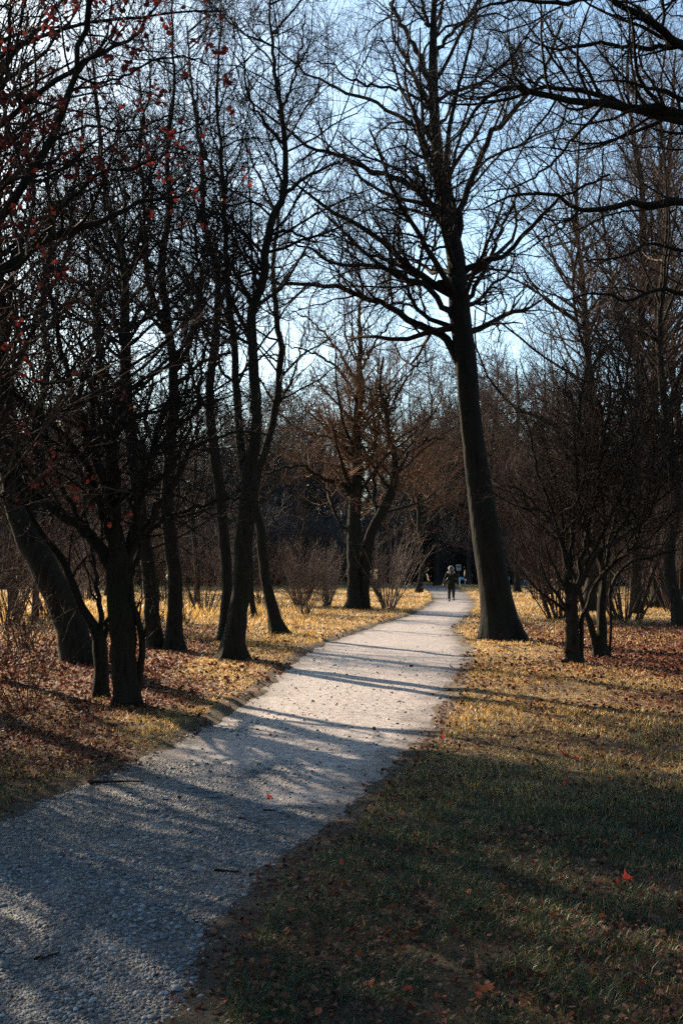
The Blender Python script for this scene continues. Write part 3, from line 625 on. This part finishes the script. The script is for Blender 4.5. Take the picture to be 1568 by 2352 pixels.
# ------------------------------------------------------------------ trees of the wood: a few shapes, copied
def gen_tree(rng, H, r0, nl, lv, thick, bark_m, twig_m, low=.3, spread=.42, forked=False, S=10):
    tr = MB(); cr = MB(); n = 9; z = np.linspace(0, H, n)
    x = np.cumsum(rng.normal(0, .09 * H / 8, n)); y = np.cumsum(rng.normal(0, .09 * H / 8, n)); x -= x[0]; y -= y[0]
    rows = [(x[i], y[i], z[i], r0 * (1 - .93 * (i / (n - 1)) ** .9)) for i in range(n)]
    trunk_mesh(rng, tr, rows, 26, S, flare=.45)
    k = resample(rows, 24); P = k[None, :, :3]; R = k[None, :, 3]
    e, er = grow(rng, P, R, nl / H, spread, (32, 68), 14, .15, .05, .6, .02, H * .14, H * .45, tmin=low)
    tubes(tr, e, er, 6)
    crown(rng, cr, np.concatenate([resample_many(P, 14), e]), np.concatenate([R[:, np.linspace(0, 23, 14).astype(int)], er]), lv, thick=thick, tmin=.25, l1=(.6, 3.0))
    return tr.mesh('trunk', bark_m), cr.mesh('crown', twig_m)
def resample_many(P, K): return P[:, np.linspace(0, P.shape[1] - 1, K).astype(int)]
def gen_shrub(rng, H, ns, lv, thick, lean=.35, r=.018, droop=0.0):
    st = MB(); cr = MB(); K = 12
    a = rng.uniform(0, 2 * np.pi, ns); o = rng.uniform(0, .22, ns)[:, None] * H / 3
    d = np.stack([np.cos(a), np.sin(a), 0 * a], 1); p = d * o
    dd = unit(d * rng.uniform(.05, lean, (ns, 1)) * 2 + np.array([0, 0, 1.]))
    ln = H * rng.uniform(.6, 1.1, ns); P = np.empty((ns, K, 3)); P[:, 0] = p - [0, 0, .05]
    for k in range(1, K):
        dd = unit(dd + rng.normal(0, .06, (ns, 3)) + np.array([0, 0, .02 - droop * k / K])); P[:, k] = P[:, k - 1] + dd * (ln / (K - 1))[:, None]
    R = (r * rng.uniform(.5, 1.3, ns) * H / 3)[:, None] * (1 - .8 * np.linspace(0, 1, K)[None])
    tubes(st, P, R, 6)
    d1, d2, d3 = lv
    b, br = grow(rng, P, R, d1, .38, (20, 50), 6, .13, .06, .6, .003 * thick, .2, 1.4, tmin=.2); tubes(cr, b, br, 4)
    c, c_ = grow(rng, b, br, d2, .5, (20, 50), 4, .15, .04, .7, .002 * thick, .12, .6); tubes(cr, c, c_, 3)
    if d3:
        e, e_ = grow(rng, c, c_, d3, .5, (20, 50), 3, .15, .03, .7, .0016 * thick, .06, .3); tubes(cr, e, e_, 3)
    return st, cr
def put(name, parts, loc, rz, s, label, cat, group):
    r = tag(empty(name, loc, rz, s), label, cat, group)
    for pn, m in parts: link(pn, m, r)
    return r
rg = np.random.default_rng(40)
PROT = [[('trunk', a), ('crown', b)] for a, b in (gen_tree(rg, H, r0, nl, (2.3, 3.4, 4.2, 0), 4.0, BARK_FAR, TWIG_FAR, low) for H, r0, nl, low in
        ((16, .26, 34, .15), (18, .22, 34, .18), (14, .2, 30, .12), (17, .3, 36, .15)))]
MID = [[('trunk', a), ('crown', b)] for a, b in (gen_tree(rg, H, r0, nl, (2.0, 3.0, 3.8, 1.6), .95, BARK, TWIG_RED, low) for H, r0, nl, low in
        ((15, .2, 30, .2), (17, .24, 32, .24), (12, .15, 24, .2), (11, .17, 50, .40)))]
DENSE = [[('trunk', a), ('crown', b)] for a, b in (gen_tree(rg, H, r0, nl, (2.1, 3.4, 4.2, 2.4), 1.2, BARK, TWIG_RED, low) for H, r0, nl, low in
        ((16, .2, 34, .2), (19, .24, 36, .22), (13, .16, 28, .16)))]
def X(px, D): return (px - 784) / F * D
rp = np.random.default_rng(41)
# the dark wood closing the view beyond the meadow
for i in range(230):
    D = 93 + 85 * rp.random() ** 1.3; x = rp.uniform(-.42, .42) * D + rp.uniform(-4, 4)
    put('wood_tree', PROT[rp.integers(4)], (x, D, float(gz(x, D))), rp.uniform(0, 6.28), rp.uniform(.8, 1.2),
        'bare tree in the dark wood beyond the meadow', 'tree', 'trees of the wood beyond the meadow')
# nearer bare trees on both sides
mids = [(40, 31, 0, .8, 'broad reddish trunk at the far left behind the leaning tree'), (84, 28, 2, .7, 'slim reddish trunk beside the broad one at the far left'),
        (215, 68, 1, 1.0, 'bare tree at the meadow edge behind the close pair of trunks'), (140, 74, 0, .95, 'distant bare tree behind the leaning trunk on the left'),
        (455, 40, 2, .85, 'bare tree between the close pair and the forked tree, further back'), (700, 82, 2, .9, 'small bare tree far behind the curving tree'),
        (250, 55, 1, .9, 'bare tree across the meadow behind the left trunk of the close pair'), (1345, 36, 1, 1.0, 'tall bare tree behind the spreading multi-stemmed tree on the right'),
        (1550, 40, 1, 1.0, 'tall bare tree at the right border of the view'),
        (1255, 58, 0, .95, 'far bare tree right of the slim grey trunk'), (1290, 70, 1, 1.0, 'far bare tree behind the leaning cluster of stems'), (560, 66, 0, .9, 'far bare tree seen behind the stout forked tree'),
        (960, 62, 2, 1.1, 'bare tree across the meadow between the two-stemmed tree and the walker'), (870, 75, 1, 1.0, 'far bare tree right of the two-stemmed tree'), (1120, 70, 0, 1.1, 'far bare tree hidden partly by the big beech'),
        (1330, 52, 2, 1.1, 'bare tree on the meadow behind the short bole'), (1560, 27, 2, 1.1, 'nearer bare tree at the right border'), (10, 72, 1, 1.05, 'distant bare tree at the left border'),
        (1480, 62, 1, 1.1, 'far bare tree behind the straight reddish trunk'), (1002, 92, 1, 1.15, 'dark trunk in the wood left of the walker')]
for px, D, k, s, lab in mids:
    x = X(px, D); put('bare_tree', (DENSE if px > 860 else MID)[k], (x, D, float(gz(x, D))), rp.uniform(0, 6.28), s, lab, 'tree', 'bare trees behind the path trees')
# unseen trees added behind and beside the photographer to shut out part of the sky
for i in range(46):
    if i < 30: x = rp.uniform(-26, 26); y = rp.uniform(-26, -3.5)
    else: x = rp.uniform(6.5, 22); y = rp.uniform(-3, 13); x = max(x, .36 * y + 3.5)
    put('sky_block_tree', DENSE[rp.integers(3)], (x, y, 0.0), rp.uniform(0, 6.28), rp.uniform(.8, 1.1), 'added bare tree behind or beside the photographer, out of view, shutting out sky light', 'tree', 'added trees out of view')
# trees beyond the left edge of the view: they throw the long shadows over path and grass
for x, y, k, s, lab in ((-13, 22, 2, .9, 'second tree outside the left edge of the view'), (-19, 27, 1, .9, 'tree well outside the left edge of the view'),
                   (-7.0, 16.4, 3, 1.0, 'third tree behind the red-leaved one outside the left edge'), (-5.4, 12.9, 3, 1.0, 'tree behind the red-leaved one outside the left edge'), (-6.9, 11.6, 3, .95, 'second tree behind the red-leaved one outside the left edge')):
    put('bare_tree', MID[k], (x, y, float(gz(x, y))), rp.uniform(0, 6.28), s, lab, 'tree', 'bare trees behind the path trees')
# shrubs
def shrub_parts(seed, H, ns, lv, thick, mt, **k):
    a, b = gen_shrub(np.random.default_rng(seed), H, ns, lv, thick, **k)
    return [('stems', a.mesh('stems', mt)), ('twigs', b.mesh('twigs', mt))]
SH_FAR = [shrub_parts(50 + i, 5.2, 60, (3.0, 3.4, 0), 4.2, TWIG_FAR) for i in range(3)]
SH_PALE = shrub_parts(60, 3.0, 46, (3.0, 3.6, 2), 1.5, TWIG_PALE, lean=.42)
SH_RED = [shrub_parts(61 + i, 5.0, 26, (3.2, 4, 3), 1.8, TWIG_RED, lean=.3, r=.014) for i in range(2)]
SH_LOW = [shrub_parts(65 + i, 1.5, 22, (4, 5, 0), 1.3, TWIG_RED, lean=.4, r=.012) for i in range(2)]
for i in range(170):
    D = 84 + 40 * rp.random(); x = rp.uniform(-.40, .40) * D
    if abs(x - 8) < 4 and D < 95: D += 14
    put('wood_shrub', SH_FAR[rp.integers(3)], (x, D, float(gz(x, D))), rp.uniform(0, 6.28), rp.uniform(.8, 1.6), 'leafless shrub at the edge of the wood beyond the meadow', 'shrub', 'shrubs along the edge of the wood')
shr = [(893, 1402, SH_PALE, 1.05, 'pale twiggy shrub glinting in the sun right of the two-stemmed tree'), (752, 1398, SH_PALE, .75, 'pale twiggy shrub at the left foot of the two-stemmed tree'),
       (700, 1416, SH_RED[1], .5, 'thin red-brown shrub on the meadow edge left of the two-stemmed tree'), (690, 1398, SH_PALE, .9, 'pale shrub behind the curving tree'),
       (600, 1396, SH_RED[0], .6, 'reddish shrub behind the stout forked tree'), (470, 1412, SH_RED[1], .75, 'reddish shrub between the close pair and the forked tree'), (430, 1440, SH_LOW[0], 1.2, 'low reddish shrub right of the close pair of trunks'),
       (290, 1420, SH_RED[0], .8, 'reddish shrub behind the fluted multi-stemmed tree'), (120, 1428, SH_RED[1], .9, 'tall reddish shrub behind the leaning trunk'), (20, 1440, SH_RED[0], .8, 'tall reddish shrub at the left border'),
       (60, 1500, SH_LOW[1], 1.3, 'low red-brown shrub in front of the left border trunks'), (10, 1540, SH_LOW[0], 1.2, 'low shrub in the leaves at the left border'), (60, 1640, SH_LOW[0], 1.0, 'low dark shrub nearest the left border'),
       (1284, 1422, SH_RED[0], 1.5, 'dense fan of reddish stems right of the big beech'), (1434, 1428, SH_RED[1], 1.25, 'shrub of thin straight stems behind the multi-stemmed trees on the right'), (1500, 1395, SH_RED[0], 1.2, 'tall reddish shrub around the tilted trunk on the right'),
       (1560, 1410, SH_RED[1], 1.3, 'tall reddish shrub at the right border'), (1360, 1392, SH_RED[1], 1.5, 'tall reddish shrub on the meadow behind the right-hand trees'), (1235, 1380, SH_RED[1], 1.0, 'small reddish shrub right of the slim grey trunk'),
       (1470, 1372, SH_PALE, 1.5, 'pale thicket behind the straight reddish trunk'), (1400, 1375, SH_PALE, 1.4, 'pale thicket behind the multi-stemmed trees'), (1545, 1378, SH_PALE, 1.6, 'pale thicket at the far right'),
       (380, 1388, SH_RED[0], .9, 'reddish shrub behind the close pair of trunks'), (200, 1384, SH_PALE, 1.3, 'pale shrub across the meadow at the left'), (-679, 1730, SH_RED[1], 1.2, 'second added tall shrub outside the view, shading the path from the foot of the red-leaved tree'), (-502, 1632, SH_RED[1], 1.3, 'added tall shrub outside the view, shading the path from behind the red-leaved tree'), (-533, 1703, SH_RED[0], 1.15, 'added tall shrub outside the view, shading the path from the foot of the red-leaved tree'), (530, 1376, SH_PALE, 1.2, 'pale shrub across the meadow behind the slender straight tree')]  # tall shrubs outside the view are added to shade the lower-left path
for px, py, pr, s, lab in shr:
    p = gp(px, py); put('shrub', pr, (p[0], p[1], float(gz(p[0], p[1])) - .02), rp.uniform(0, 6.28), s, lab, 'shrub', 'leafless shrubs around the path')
# ------------------------------------------------------------------ person, signs, bicycle, single leaves and sticks
def plain(name, c, rough=.7, spec=.3, metal=0):
    m, n, b = mat(name, rough, spec); b.inputs['Metallic'].default_value = metal
    no = N(n, 'ShaderNodeTexNoise', Scale=25.0, Detail=3.0)
    r = ramp(n, no.outputs[0], [(.3, tuple(v * .8 for v in c)), (.7, tuple(min(1, v * 1.15) for v in c))])
    n.links.new(r.outputs[0], b.inputs['Base Color']); return m
SKIN = plain('skin', (.32, .16, .11), .55); COAT = plain('olive coat', (.014, .015, .009), .9, .1); BLACK = plain('black cloth', (.012, .012, .014), .8)
FUR = plain('tan fur', (.25, .13, .08), .9); WOOL = plain('white wool', (.36, .34, .34), .9); NAVY = plain('navy knit', (.02, .03, .12), .9); GLASS = plain('dark glasses', (.01, .01, .01), .3)
TEALC = plain('blue tartan scarf', (.02, .045, .07), .9); LEATH = plain('black leather bag', (.012, .012, .013), .35, .5)
STEEL = plain('steel', (.3, .32, .33), .5, .4, .5); GREY = plain('grey panel', (.16, .20, .21), .6); DGREY = plain('dark panel', (.05, .08, .09), .6)
BLUE = plain('blue enamel', (.02, .16, .33), .45, .5); DPOST = plain('dark post', (.03, .03, .03), .7); WHITE = plain('white paint', (.75, .75, .75), .5); RUB = plain('rubber', (.015, .015, .015), .8)
DBLUE = plain('deep blue enamel', (.015, .04, .30), .45, .5)
def pl(rows): return np.array([r[:3] for r in rows], float)[None], np.array([r[3] for r in rows], float)[None]
def tube_obj(name, rows, m, parent, S=8, K=None):
    rows = resample(rows, K) if K else np.array(rows, float)
    mb = MB(); tubes(mb, rows[None, :, :3], rows[None, :, 3], S)
    for e, rr in ((0, False), (len(rows) - 1, True)):
        b = e * S; q = [b + i for i in range(S)]
        V = mb.v[0][q]; c = V.mean(0); mb.add(np.vstack([V, c]), None, [[(i + 1) % S, i, S] if not rr else [i, (i + 1) % S, S] for i in range(S)])
    return link(name, mb.mesh(name, m), parent)
def loft(name, secs, m, parent, S=20, caps=True):
    """secs: rows (cx, cy, z, rx, ry)"""
    a = np.arange(S) / S * 2 * np.pi; mb = MB(); K = len(secs)
    V = np.array([[(c[0] + c[3] * math.cos(t), c[1] + c[4] * math.sin(t), c[2]) for t in a] for c in secs]).reshape(-1, 3)
    Q = [[k * S + i, k * S + (i + 1) % S, (k + 1) * S + (i + 1) % S, (k + 1) * S + i] for k in range(K - 1) for i in range(S)]
    T = []
    if caps:
        V = np.vstack([V, [secs[0][0], secs[0][1], secs[0][2]], [secs[-1][0], secs[-1][1], secs[-1][2]]])
        T = [[(i + 1) % S, i, K * S] for i in range(S)] + [[(K - 1) * S + i, (K - 1) * S + (i + 1) % S, K * S + 1] for i in range(S)]
    mb.add(V, Q, T); return link(name, mb.mesh(name, m), parent)
def box(name, c, d, m, parent, rz=0, bev=.006):
    import bmesh
    bm = bmesh.new(); bmesh.ops.create_cube(bm, size=1)
    for v in bm.verts: v.co = (v.co.x * d[0], v.co.y * d[1], v.co.z * d[2])
    bmesh.ops.bevel(bm, geom=list(bm.edges), offset=min(bev, min(d) * .3), segments=2, affect='EDGES')
    me = bpy.data.meshes.new(name); bm.to_mesh(me); bm.free(); me.materials.append(m)
    o = link(name, me, parent, c); o.rotation_euler = (0, 0, rz); return o
def person():
    p = gp(1036, 1382); root = tag(empty('person', (p[0], p[1], float(pz(p[0], p[1])) + .012), RAD(-4)), 'person in dark olive coat, white hood and blue scarf walking towards us on the path', 'person')
    vs = []; es = []; rs = []
    def chain(pts, start=None):
        prev = start
        for q in pts:
            vs.append(q[:3]); rs.append((q[3], q[4] if len(q) > 4 else q[3])); i = len(vs) - 1
            if prev is not None: es.append((prev, i))
            prev = i
        return prev
    pel = chain([(0, 0, .88, .13, .10)])
    che = chain([(0, 0, 1.06, .12, .09), (0, 0, 1.28, .15, .09)], pel)
    nk = chain([(0, -.005, 1.42, .05), (0, -.015, 1.485, .06, .06), (0, -.02, 1.55, .075, .08), (0, -.012, 1.61, .065, .075)], che)
    chain([(0, -.105, 1.53, .010)], nk - 1); chain([(-.078, -.005, 1.54, .010)], nk - 1); chain([(.078, -.005, 1.54, .010)], nk - 1)
    chain([(-.085, .0, .82, .085), (-.10, -.06, .48, .058), (-.105, -.02, .12, .040), (-.105, -.04, .05, .042), (-.11, -.17, .035, .035)], pel)
    chain([(.085, 0, .82, .085), (.095, -.10, .50, .058), (.10, .12, .20, .040), (.105, .13, .12, .042), (.112, .03, .05, .035)], pel)
    def arm(sh, el, wr, hd, s):
        e = chain([(*sh, .055), (*el, .042), (*wr, .028), (*hd, .034, .016)], che)
        h = np.array(hd); d = unit(np.array(hd) - np.array(wr))
        for k in range(4):
            o = h + np.array([0, (k - 1.5) * .019, 0]) + d * .035; L = (.030, .036, .034, .026)[k]
            chain([(*o, .009), (*(o + d * L), .008), (*(o + d * L * 1.7 + np.array([s * .012, 0, 0])), .007)], e)
        o = h + np.array([s * .01, -.04, .01]); chain([(*o, .010), (*(o + d * .035 + np.array([0, -.012, 0])), .008)], e)
    arm((-.185, 0, 1.34), (-.27, .01, 1.09), (-.36, -.05, .87), (-.39, -.07, .79), 1)
    arm((.185, 0, 1.34), (.26, .05, 1.10), (.20, -.06, .90), (.19, -.11, .83), -1)
    me = bpy.data.meshes.new('body'); me.from_pydata(vs, es, []); me.materials.append(BLACK); me.materials.append(SKIN)
    b = link('body', me, root)
    sk = b.modifiers.new('skin', 'SKIN'); sk.use_smooth_shade = True
    for i, r in enumerate(rs): me.skin_vertices[0].data[i].radius = r
    me.skin_vertices[0].data[0].use_root = True
    ss = b.modifiers.new('sub', 'SUBSURF'); ss.levels = 1; ss.render_levels = 2
    me.materials[0] = SKIN
    # clothing
    loft('coat', [(0, -.01, .60, .20, .15), (0, -.005, .72, .205, .155), (0, 0, .88, .195, .145), (0, 0, 1.02, .175, .13), (0, 0, 1.18, .185, .13), (0, 0, 1.30, .20, .125), (0, 0, 1.38, .17, .10), (0, 0, 1.43, .09, .075)], COAT, root, 24)
    tube_obj('sleeve', [(-.15, 0, 1.35, .075), (-.215, 0, 1.26, .072), (-.275, .01, 1.08, .062), (-.325, -.025, .95, .056), (-.365, -.055, .86, .052)], COAT, root, 12, 12)
    tube_obj('sleeve', [(.15, 0, 1.35, .075), (.22, .01, 1.26, .072), (.265, .05, 1.10, .062), (.235, 0, .99, .056), (.20, -.07, .89, .052)], COAT, root, 12, 12)
    for pts in ([(-.085, 0, .84, .105), (-.10, -.055, .48, .080), (-.105, -.02, .14, .062)], [(.085, 0, .84, .105), (.095, -.09, .50, .080), (.10, .11, .22, .062)]): tube_obj('trouser_leg', pts, BLACK, root, 12, 8)
    for bx in ((-.106, 1, -.03, .0), (.107, 1, .12, .075)):
        tube_obj('boot', [(bx[0], bx[2] + .01, .17 + bx[3], .058), (bx[0], bx[2] + .015, .07 + bx[3], .056), (bx[0], bx[2] - .06, .055 + bx[3] * .7, .052), (bx[0], bx[2] - .16, .045 + bx[3] * .4, .040)], BLACK, root, 12, 9)
    a = np.linspace(0, 2 * np.pi, 25)
    mb = MB(); P = np.stack([.155 * np.cos(a), .02 + .115 * np.sin(a), 1.375 + .03 * np.sin(a)], 1); tubes(mb, P[None], np.full((1, 25), .052), 10); link('fur_collar', mb.mesh('fur_collar', FUR), root)
    mb = MB(); P = np.stack([.082 * np.cos(a), -.02 + .085 * np.sin(a), 1.435 + 0 * a], 1); tubes(mb, P[None], np.full((1, 25), .042), 10); link('scarf', mb.mesh('scarf', TEALC), root)
    tube_obj('scarf_end', [(.0, -.13, 1.42, .055), (-.015, -.16, 1.33, .060), (-.01, -.165, 1.24, .050)], TEALC, root, 10, 8)
    # hood: a shell round the head, open towards the front
    mb = MB(); nu, nv = 20, 12; V = []
    for i in range(nu):
        th = RAD(-145 + 290 * i / (nu - 1))
        for j in range(nv):
            ph = RAD(-62 + 152 * j / (nv - 1)); V.append((.118 * math.cos(ph) * math.sin(th), .01 + .125 * math.cos(ph) * math.cos(th), 1.565 + .125 * math.sin(ph)))
    mb.add(V, [[i * nv + j, (i + 1) * nv + j, (i + 1) * nv + j + 1, i * nv + j + 1] for i in range(nu - 1) for j in range(nv - 1)])
    o = link('hood', mb.mesh('hood', WOOL), root); so_ = o.modifiers.new('th', 'SOLIDIFY'); so_.thickness = .018
    loft('cap', [(0, -.02, 1.585, .086, .098), (0, -.02, 1.62, .084, .094), (0, -.01, 1.66, .06, .07), (0, -.01, 1.68, .02, .02)], NAVY, root, 16)
    box('glasses', (0, -.105, 1.565), (.13, .02, .028), GLASS, root)
    box('handbag', (-.20, -.13, .95), (.24, .09, .19), LEATH, root, .2, .02)
    tube_obj('bag_strap', [(-.24, -.15, 1.04, .009), (-.12, -.165, 1.2, .009), (.02, -.14, 1.33, .009), (.12, -.05, 1.42, .009)], LEATH, root, 6, 14)
person()
def on_ground(px, py, D=None):
    p = gp(px, py) if D is None else at(px, py, D); return (p[0], p[1], float(gz(p[0], p[1])))
def signs():
    x, y, z = on_ground(1053, 1350, 78)
    r = tag(empty('information_board', (x, y, z)), 'grey framed notice board on a dark post beyond the walker', 'sign')
    box('post', (0, .04, .78), (.07, .05, 1.66), DPOST, r); box('board', (0, 0, 1.63), (.36, .03, .46), STEEL, r)
    box('upper_panel', (0, -.017, 1.70), (.30, .01, .20), DGREY, r); box('lower_panel', (0, -.017, 1.50), (.30, .01, .14), GREY, r)
    x, y, z = on_ground(1060, 1338, 84)
    r = tag(empty('blue_sign', (x, y, z), RAD(12)), 'low blue panel on a white post beside the bend of the path', 'sign')
    box('post', (-.19, 0, .35), (.05, .05, .95), WHITE, r); box('panel', (.02, -.01, .72), (.38, .04, .24), BLUE, r)
    x, y, z = on_ground(1067, 1347, 86)
    r = tag(empty('bollard', (x, y, z)), 'short grey post standing on the grass beyond the walker', 'post'); loft('shaft', [(0, 0, -.05, .05, .05), (0, 0, .42, .05, .05), (0, 0, .46, .035, .035)], GREY, r, 12); loft('cap', [(0, 0, .455, .055, .055), (0, 0, .475, .05, .05), (0, 0, .49, .02, .02)], STEEL, r, 12)
    x, y, z = on_ground(1158, 1350, 82)
    r = tag(empty('blue_sign', (x, y, z)), 'small deep blue sign on a dark pole right behind the big beech', 'sign')
    box('post', (0, .03, .95), (.05, .04, 1.95), DPOST, r); box('panel', (.03, 0, 1.72), (.26, .02, .46), DBLUE, r, 0, .01)
    x, y, z = on_ground(1164, 1347, 84)
    r = tag(empty('bin', (x, y, z)), 'blue-grey litter bin standing right of the big beech in the distance', 'bin')
    loft('drum', [(0, 0, 0, .16, .16), (0, 0, .12, .19, .19), (0, 0, .78, .21, .21)], GREY, r, 18); loft('lid', [(0, 0, .785, .22, .22), (0, 0, .83, .22, .22), (0, 0, .87, .12, .12)], DGREY, r, 18)
    # bicycle, about half turned to the camera
    x, y, z = on_ground(1213, 1351, 79)
    r = tag(empty('bicycle', (x, y, z), RAD(38)), 'parked bicycle with blue frame parts at the edge of the wood', 'bicycle')
    a = np.linspace(0, 2 * np.pi, 33)
    for cx in (-.53, .53):
        wmb = MB(); tubes(wmb, np.stack([cx + .325 * np.cos(a), 0 * a, .34 + .325 * np.sin(a)], 1)[None], np.full((1, 33), .020), 8)
        wh = link('wheel', wmb.mesh('wheel', RUB), r)
        rmb = MB(); tubes(rmb, np.stack([cx + .295 * np.cos(a), 0 * a, .34 + .295 * np.sin(a)], 1)[None], np.full((1, 33), .010), 6)
        k = np.arange(16) / 16 * 2 * np.pi
        tubes(rmb, np.stack([np.stack([cx + 0 * k, 0 * k, .34 + 0 * k], 1), np.stack([cx + .29 * np.cos(k), 0 * k, .34 + .29 * np.sin(k)], 1)], 1), np.full((16, 2), .003), 3)
        tubes(rmb, np.array([[(cx, -.05, .34), (cx, .05, .34)]]), np.full((1, 2), .02), 8); link('rim', rmb.mesh('rim', STEEL), wh)
    fm = MB()
    for q in ([(-.53, 0, .34), (-.12, 0, .30), (.36, 0, .78)], [(-.12, 0, .30), (-.26, 0, .88), (-.26, 0, .92)], [(-.24, 0, .80), (.05, 0, .80), (.36, 0, .80)], [(-.53, 0, .34), (-.38, 0, .58), (-.24, 0, .80)]):
        tubes(fm, np.array([q], float), np.full((1, 3), .017), 8)
    link('frame', fm.mesh('frame', BLUE), r)
    fk = MB(); tubes(fk, np.array([[(.53, 0, .34), (.44, 0, .58), (.34, 0, .95)]]), np.full((1, 3), .015), 8); link('fork', fk.mesh('fork', STEEL), r)
    h = link('handlebar', None, r) if False else tube_obj('handlebar', [(.22, -.28, 1.03, .014), (.34, -.18, 1.02, .014), (.35, 0, .98, .014), (.34, .18, 1.02, .014), (.22, .28, 1.03, .014)], STEEL, r, 8, 14)
    loft('saddle', [(-.27, 0, .92, .13, .06), (-.28, 0, .95, .14, .08), (-.28, 0, .975, .10, .06)], RUB, r, 16)
    tube_obj('crank', [(-.12, -.09, .18, .012), (-.12, -.07, .30, .02), (-.12, .07, .30, .02), (-.12, .09, .42, .012)], STEEL, r, 6)
signs()
def big_leaf(px, py, size, rz, colr, label, tilt=(.5, .1), lobed=True):
    p = gp(px, py); z = max(float(gz(p[0], p[1])), float(pz(p[0], p[1])))
    ang = np.radians([-90, -58, -40, -20, 8, 30, 48, 66, 90, 114, 132, 150, 172, 200, 220, 238]) if lobed else np.radians(np.arange(-90, 270, 22.5))
    rad = np.array([.12, .30, .62, .36, .85, .42, .55, .5, 1.0, .5, .55, .42, .85, .36, .62, .30]) if lobed else .42 + .35 * np.abs(np.sin(ang)) ** 3
    x = rad * np.cos(ang) * size * .6; y = rad * np.sin(ang) * size * .6
    mb = MB(); V = []; n = len(ang)
    for s in (0, .5, 1):
        for i in range(n): V.append((x[i] * s, y[i] * s, size * (.22 * s * s * abs(math.cos(ang[i])) + .10 * (y[i] * s / size) ** 2 * 4)))
    Q = [[n * k + i, n * k + (i + 1) % n, n * (k + 1) + (i + 1) % n, n * (k + 1) + i] for k in (0, 1) for i in range(n)]
    mb.add(V, Q); t = np.array([[(0, -.05 * size, .0), (0, -.4 * size, .03 * size), (.06 * size, -.8 * size, .12 * size)]]); tubes(mb, t, np.full((1, 3), size * .012), 4)
    o = link('fallen_leaf', mb.mesh('fallen_leaf', colr), None, (p[0], p[1], z + .02)); o.rotation_euler = (tilt[0], tilt[1], rz); tag(o, label, 'leaf', 'large single fallen leaves')
RED1 = simple('bright red fallen leaf', (.42, .05, .03), (.6, .10, .05), .5, .4, 60, trans=(1.3, .8, .7), tw=.35)
BRN1 = simple('brown fallen leaf', (.11, .055, .035), (.20, .11, .07), .5, .4, 60, trans=(1.2, .9, .8), tw=.3)
for a in ((1437, 2040, .085, .5, RED1, 'bright red leaf lying in the dark grass at the right', (.9, .2)), (1290, 1742, .09, 1.9, RED1, 'red leaf in the lit grass, left of its neighbour', (.8, -.3)), (1322, 1752, .08, 3.0, RED1, 'red leaf in the lit grass, right of its neighbour', (.6, .3)),
          (1298, 1812, .07, .2, RED1, 'small red leaf below the two in the lit grass', (.7, .2)), (616, 1838, .065, 2.3, RED1, 'curled red leaf on the gravel in the lit patch', (1.2, .3)), (1096, 2260, .12, 1.1, BRN1, 'large pale brown leaf standing in the grass near the bottom edge', (1.1, .2)),
          (1112, 2312, .11, 2.6, BRN1, 'large brown leaf lying lowest in the grass', (.6, .4)), (1500, 2140, .09, .4, BRN1, 'brown leaf in the grass near the lower right edge', (.5, .2)), (960, 2160, .08, 4.0, BRN1, 'brown leaf in the dark grass below the lit tuft', (.5, .5)),
          (842, 2010, .07, 2.0, BRN1, 'brown leaf at the grass edge beside the gravel', (.6, .1)), (1075, 1905, .07, 5.0, BRN1, 'brown leaf in the middle of the dark grass', (.4, .3)), (1035, 1535, .10, 1, RED1, 'red leaf at the bare ground before the big beech', (.5, .3))):
    big_leaf(*a[:6], tilt=a[6])
rs_ = np.random.default_rng(90)
for (x0, y0, x1, y1, r, lab) in ((604, 1863, 640, 1866, .006, 'short dark stick on the gravel in the lit patch'), (205, 1803, 330, 1800, .012, 'long dark branch lying along the left edge of the path'), (493, 2001, 560, 2008, .006, 'thin twig on the gravel near the grass'),
                            (1068, 1470, 1180, 1500, .02, 'crooked dead branch on the ground left of the big beech foot'), (80, 2205, 140, 2190, .005, 'small twig on the dark gravel at the lower left'), (440, 2113, 480, 2125, .004, 'thin twig on the shaded gravel')):
    a, b = gp(x0, y0), gp(x1, y1); n = 8; t = np.linspace(0, 1, n)[:, None]; P = a * (1 - t) + b * t + rs_.normal(0, .05 * np.linalg.norm(b - a), (n, 3)) * [1, 1, .15] * (t > 0)
    P[:, 2] = np.maximum(gz(P[:, 0], P[:, 1]), pz(P[:, 0], P[:, 1])) + r * 1.2 + np.abs(P[:, 2] - P[0, 2]) * .3
    mb = MB(); R = r * (1.1 - .7 * t[:, 0]); tubes(mb, P[None], R[None], 6); q, qr = grow(rs_, P[None], R[None], 2.5 / max(.1, np.linalg.norm(b - a)), .35, (30, 60), 4, .1, 0, .6, .0015, .03, .4); tubes(mb, q, qr, 4)
    tag(link('stick', mb.mesh('stick', BARK)), lab, 'stick', 'sticks lying on the ground')
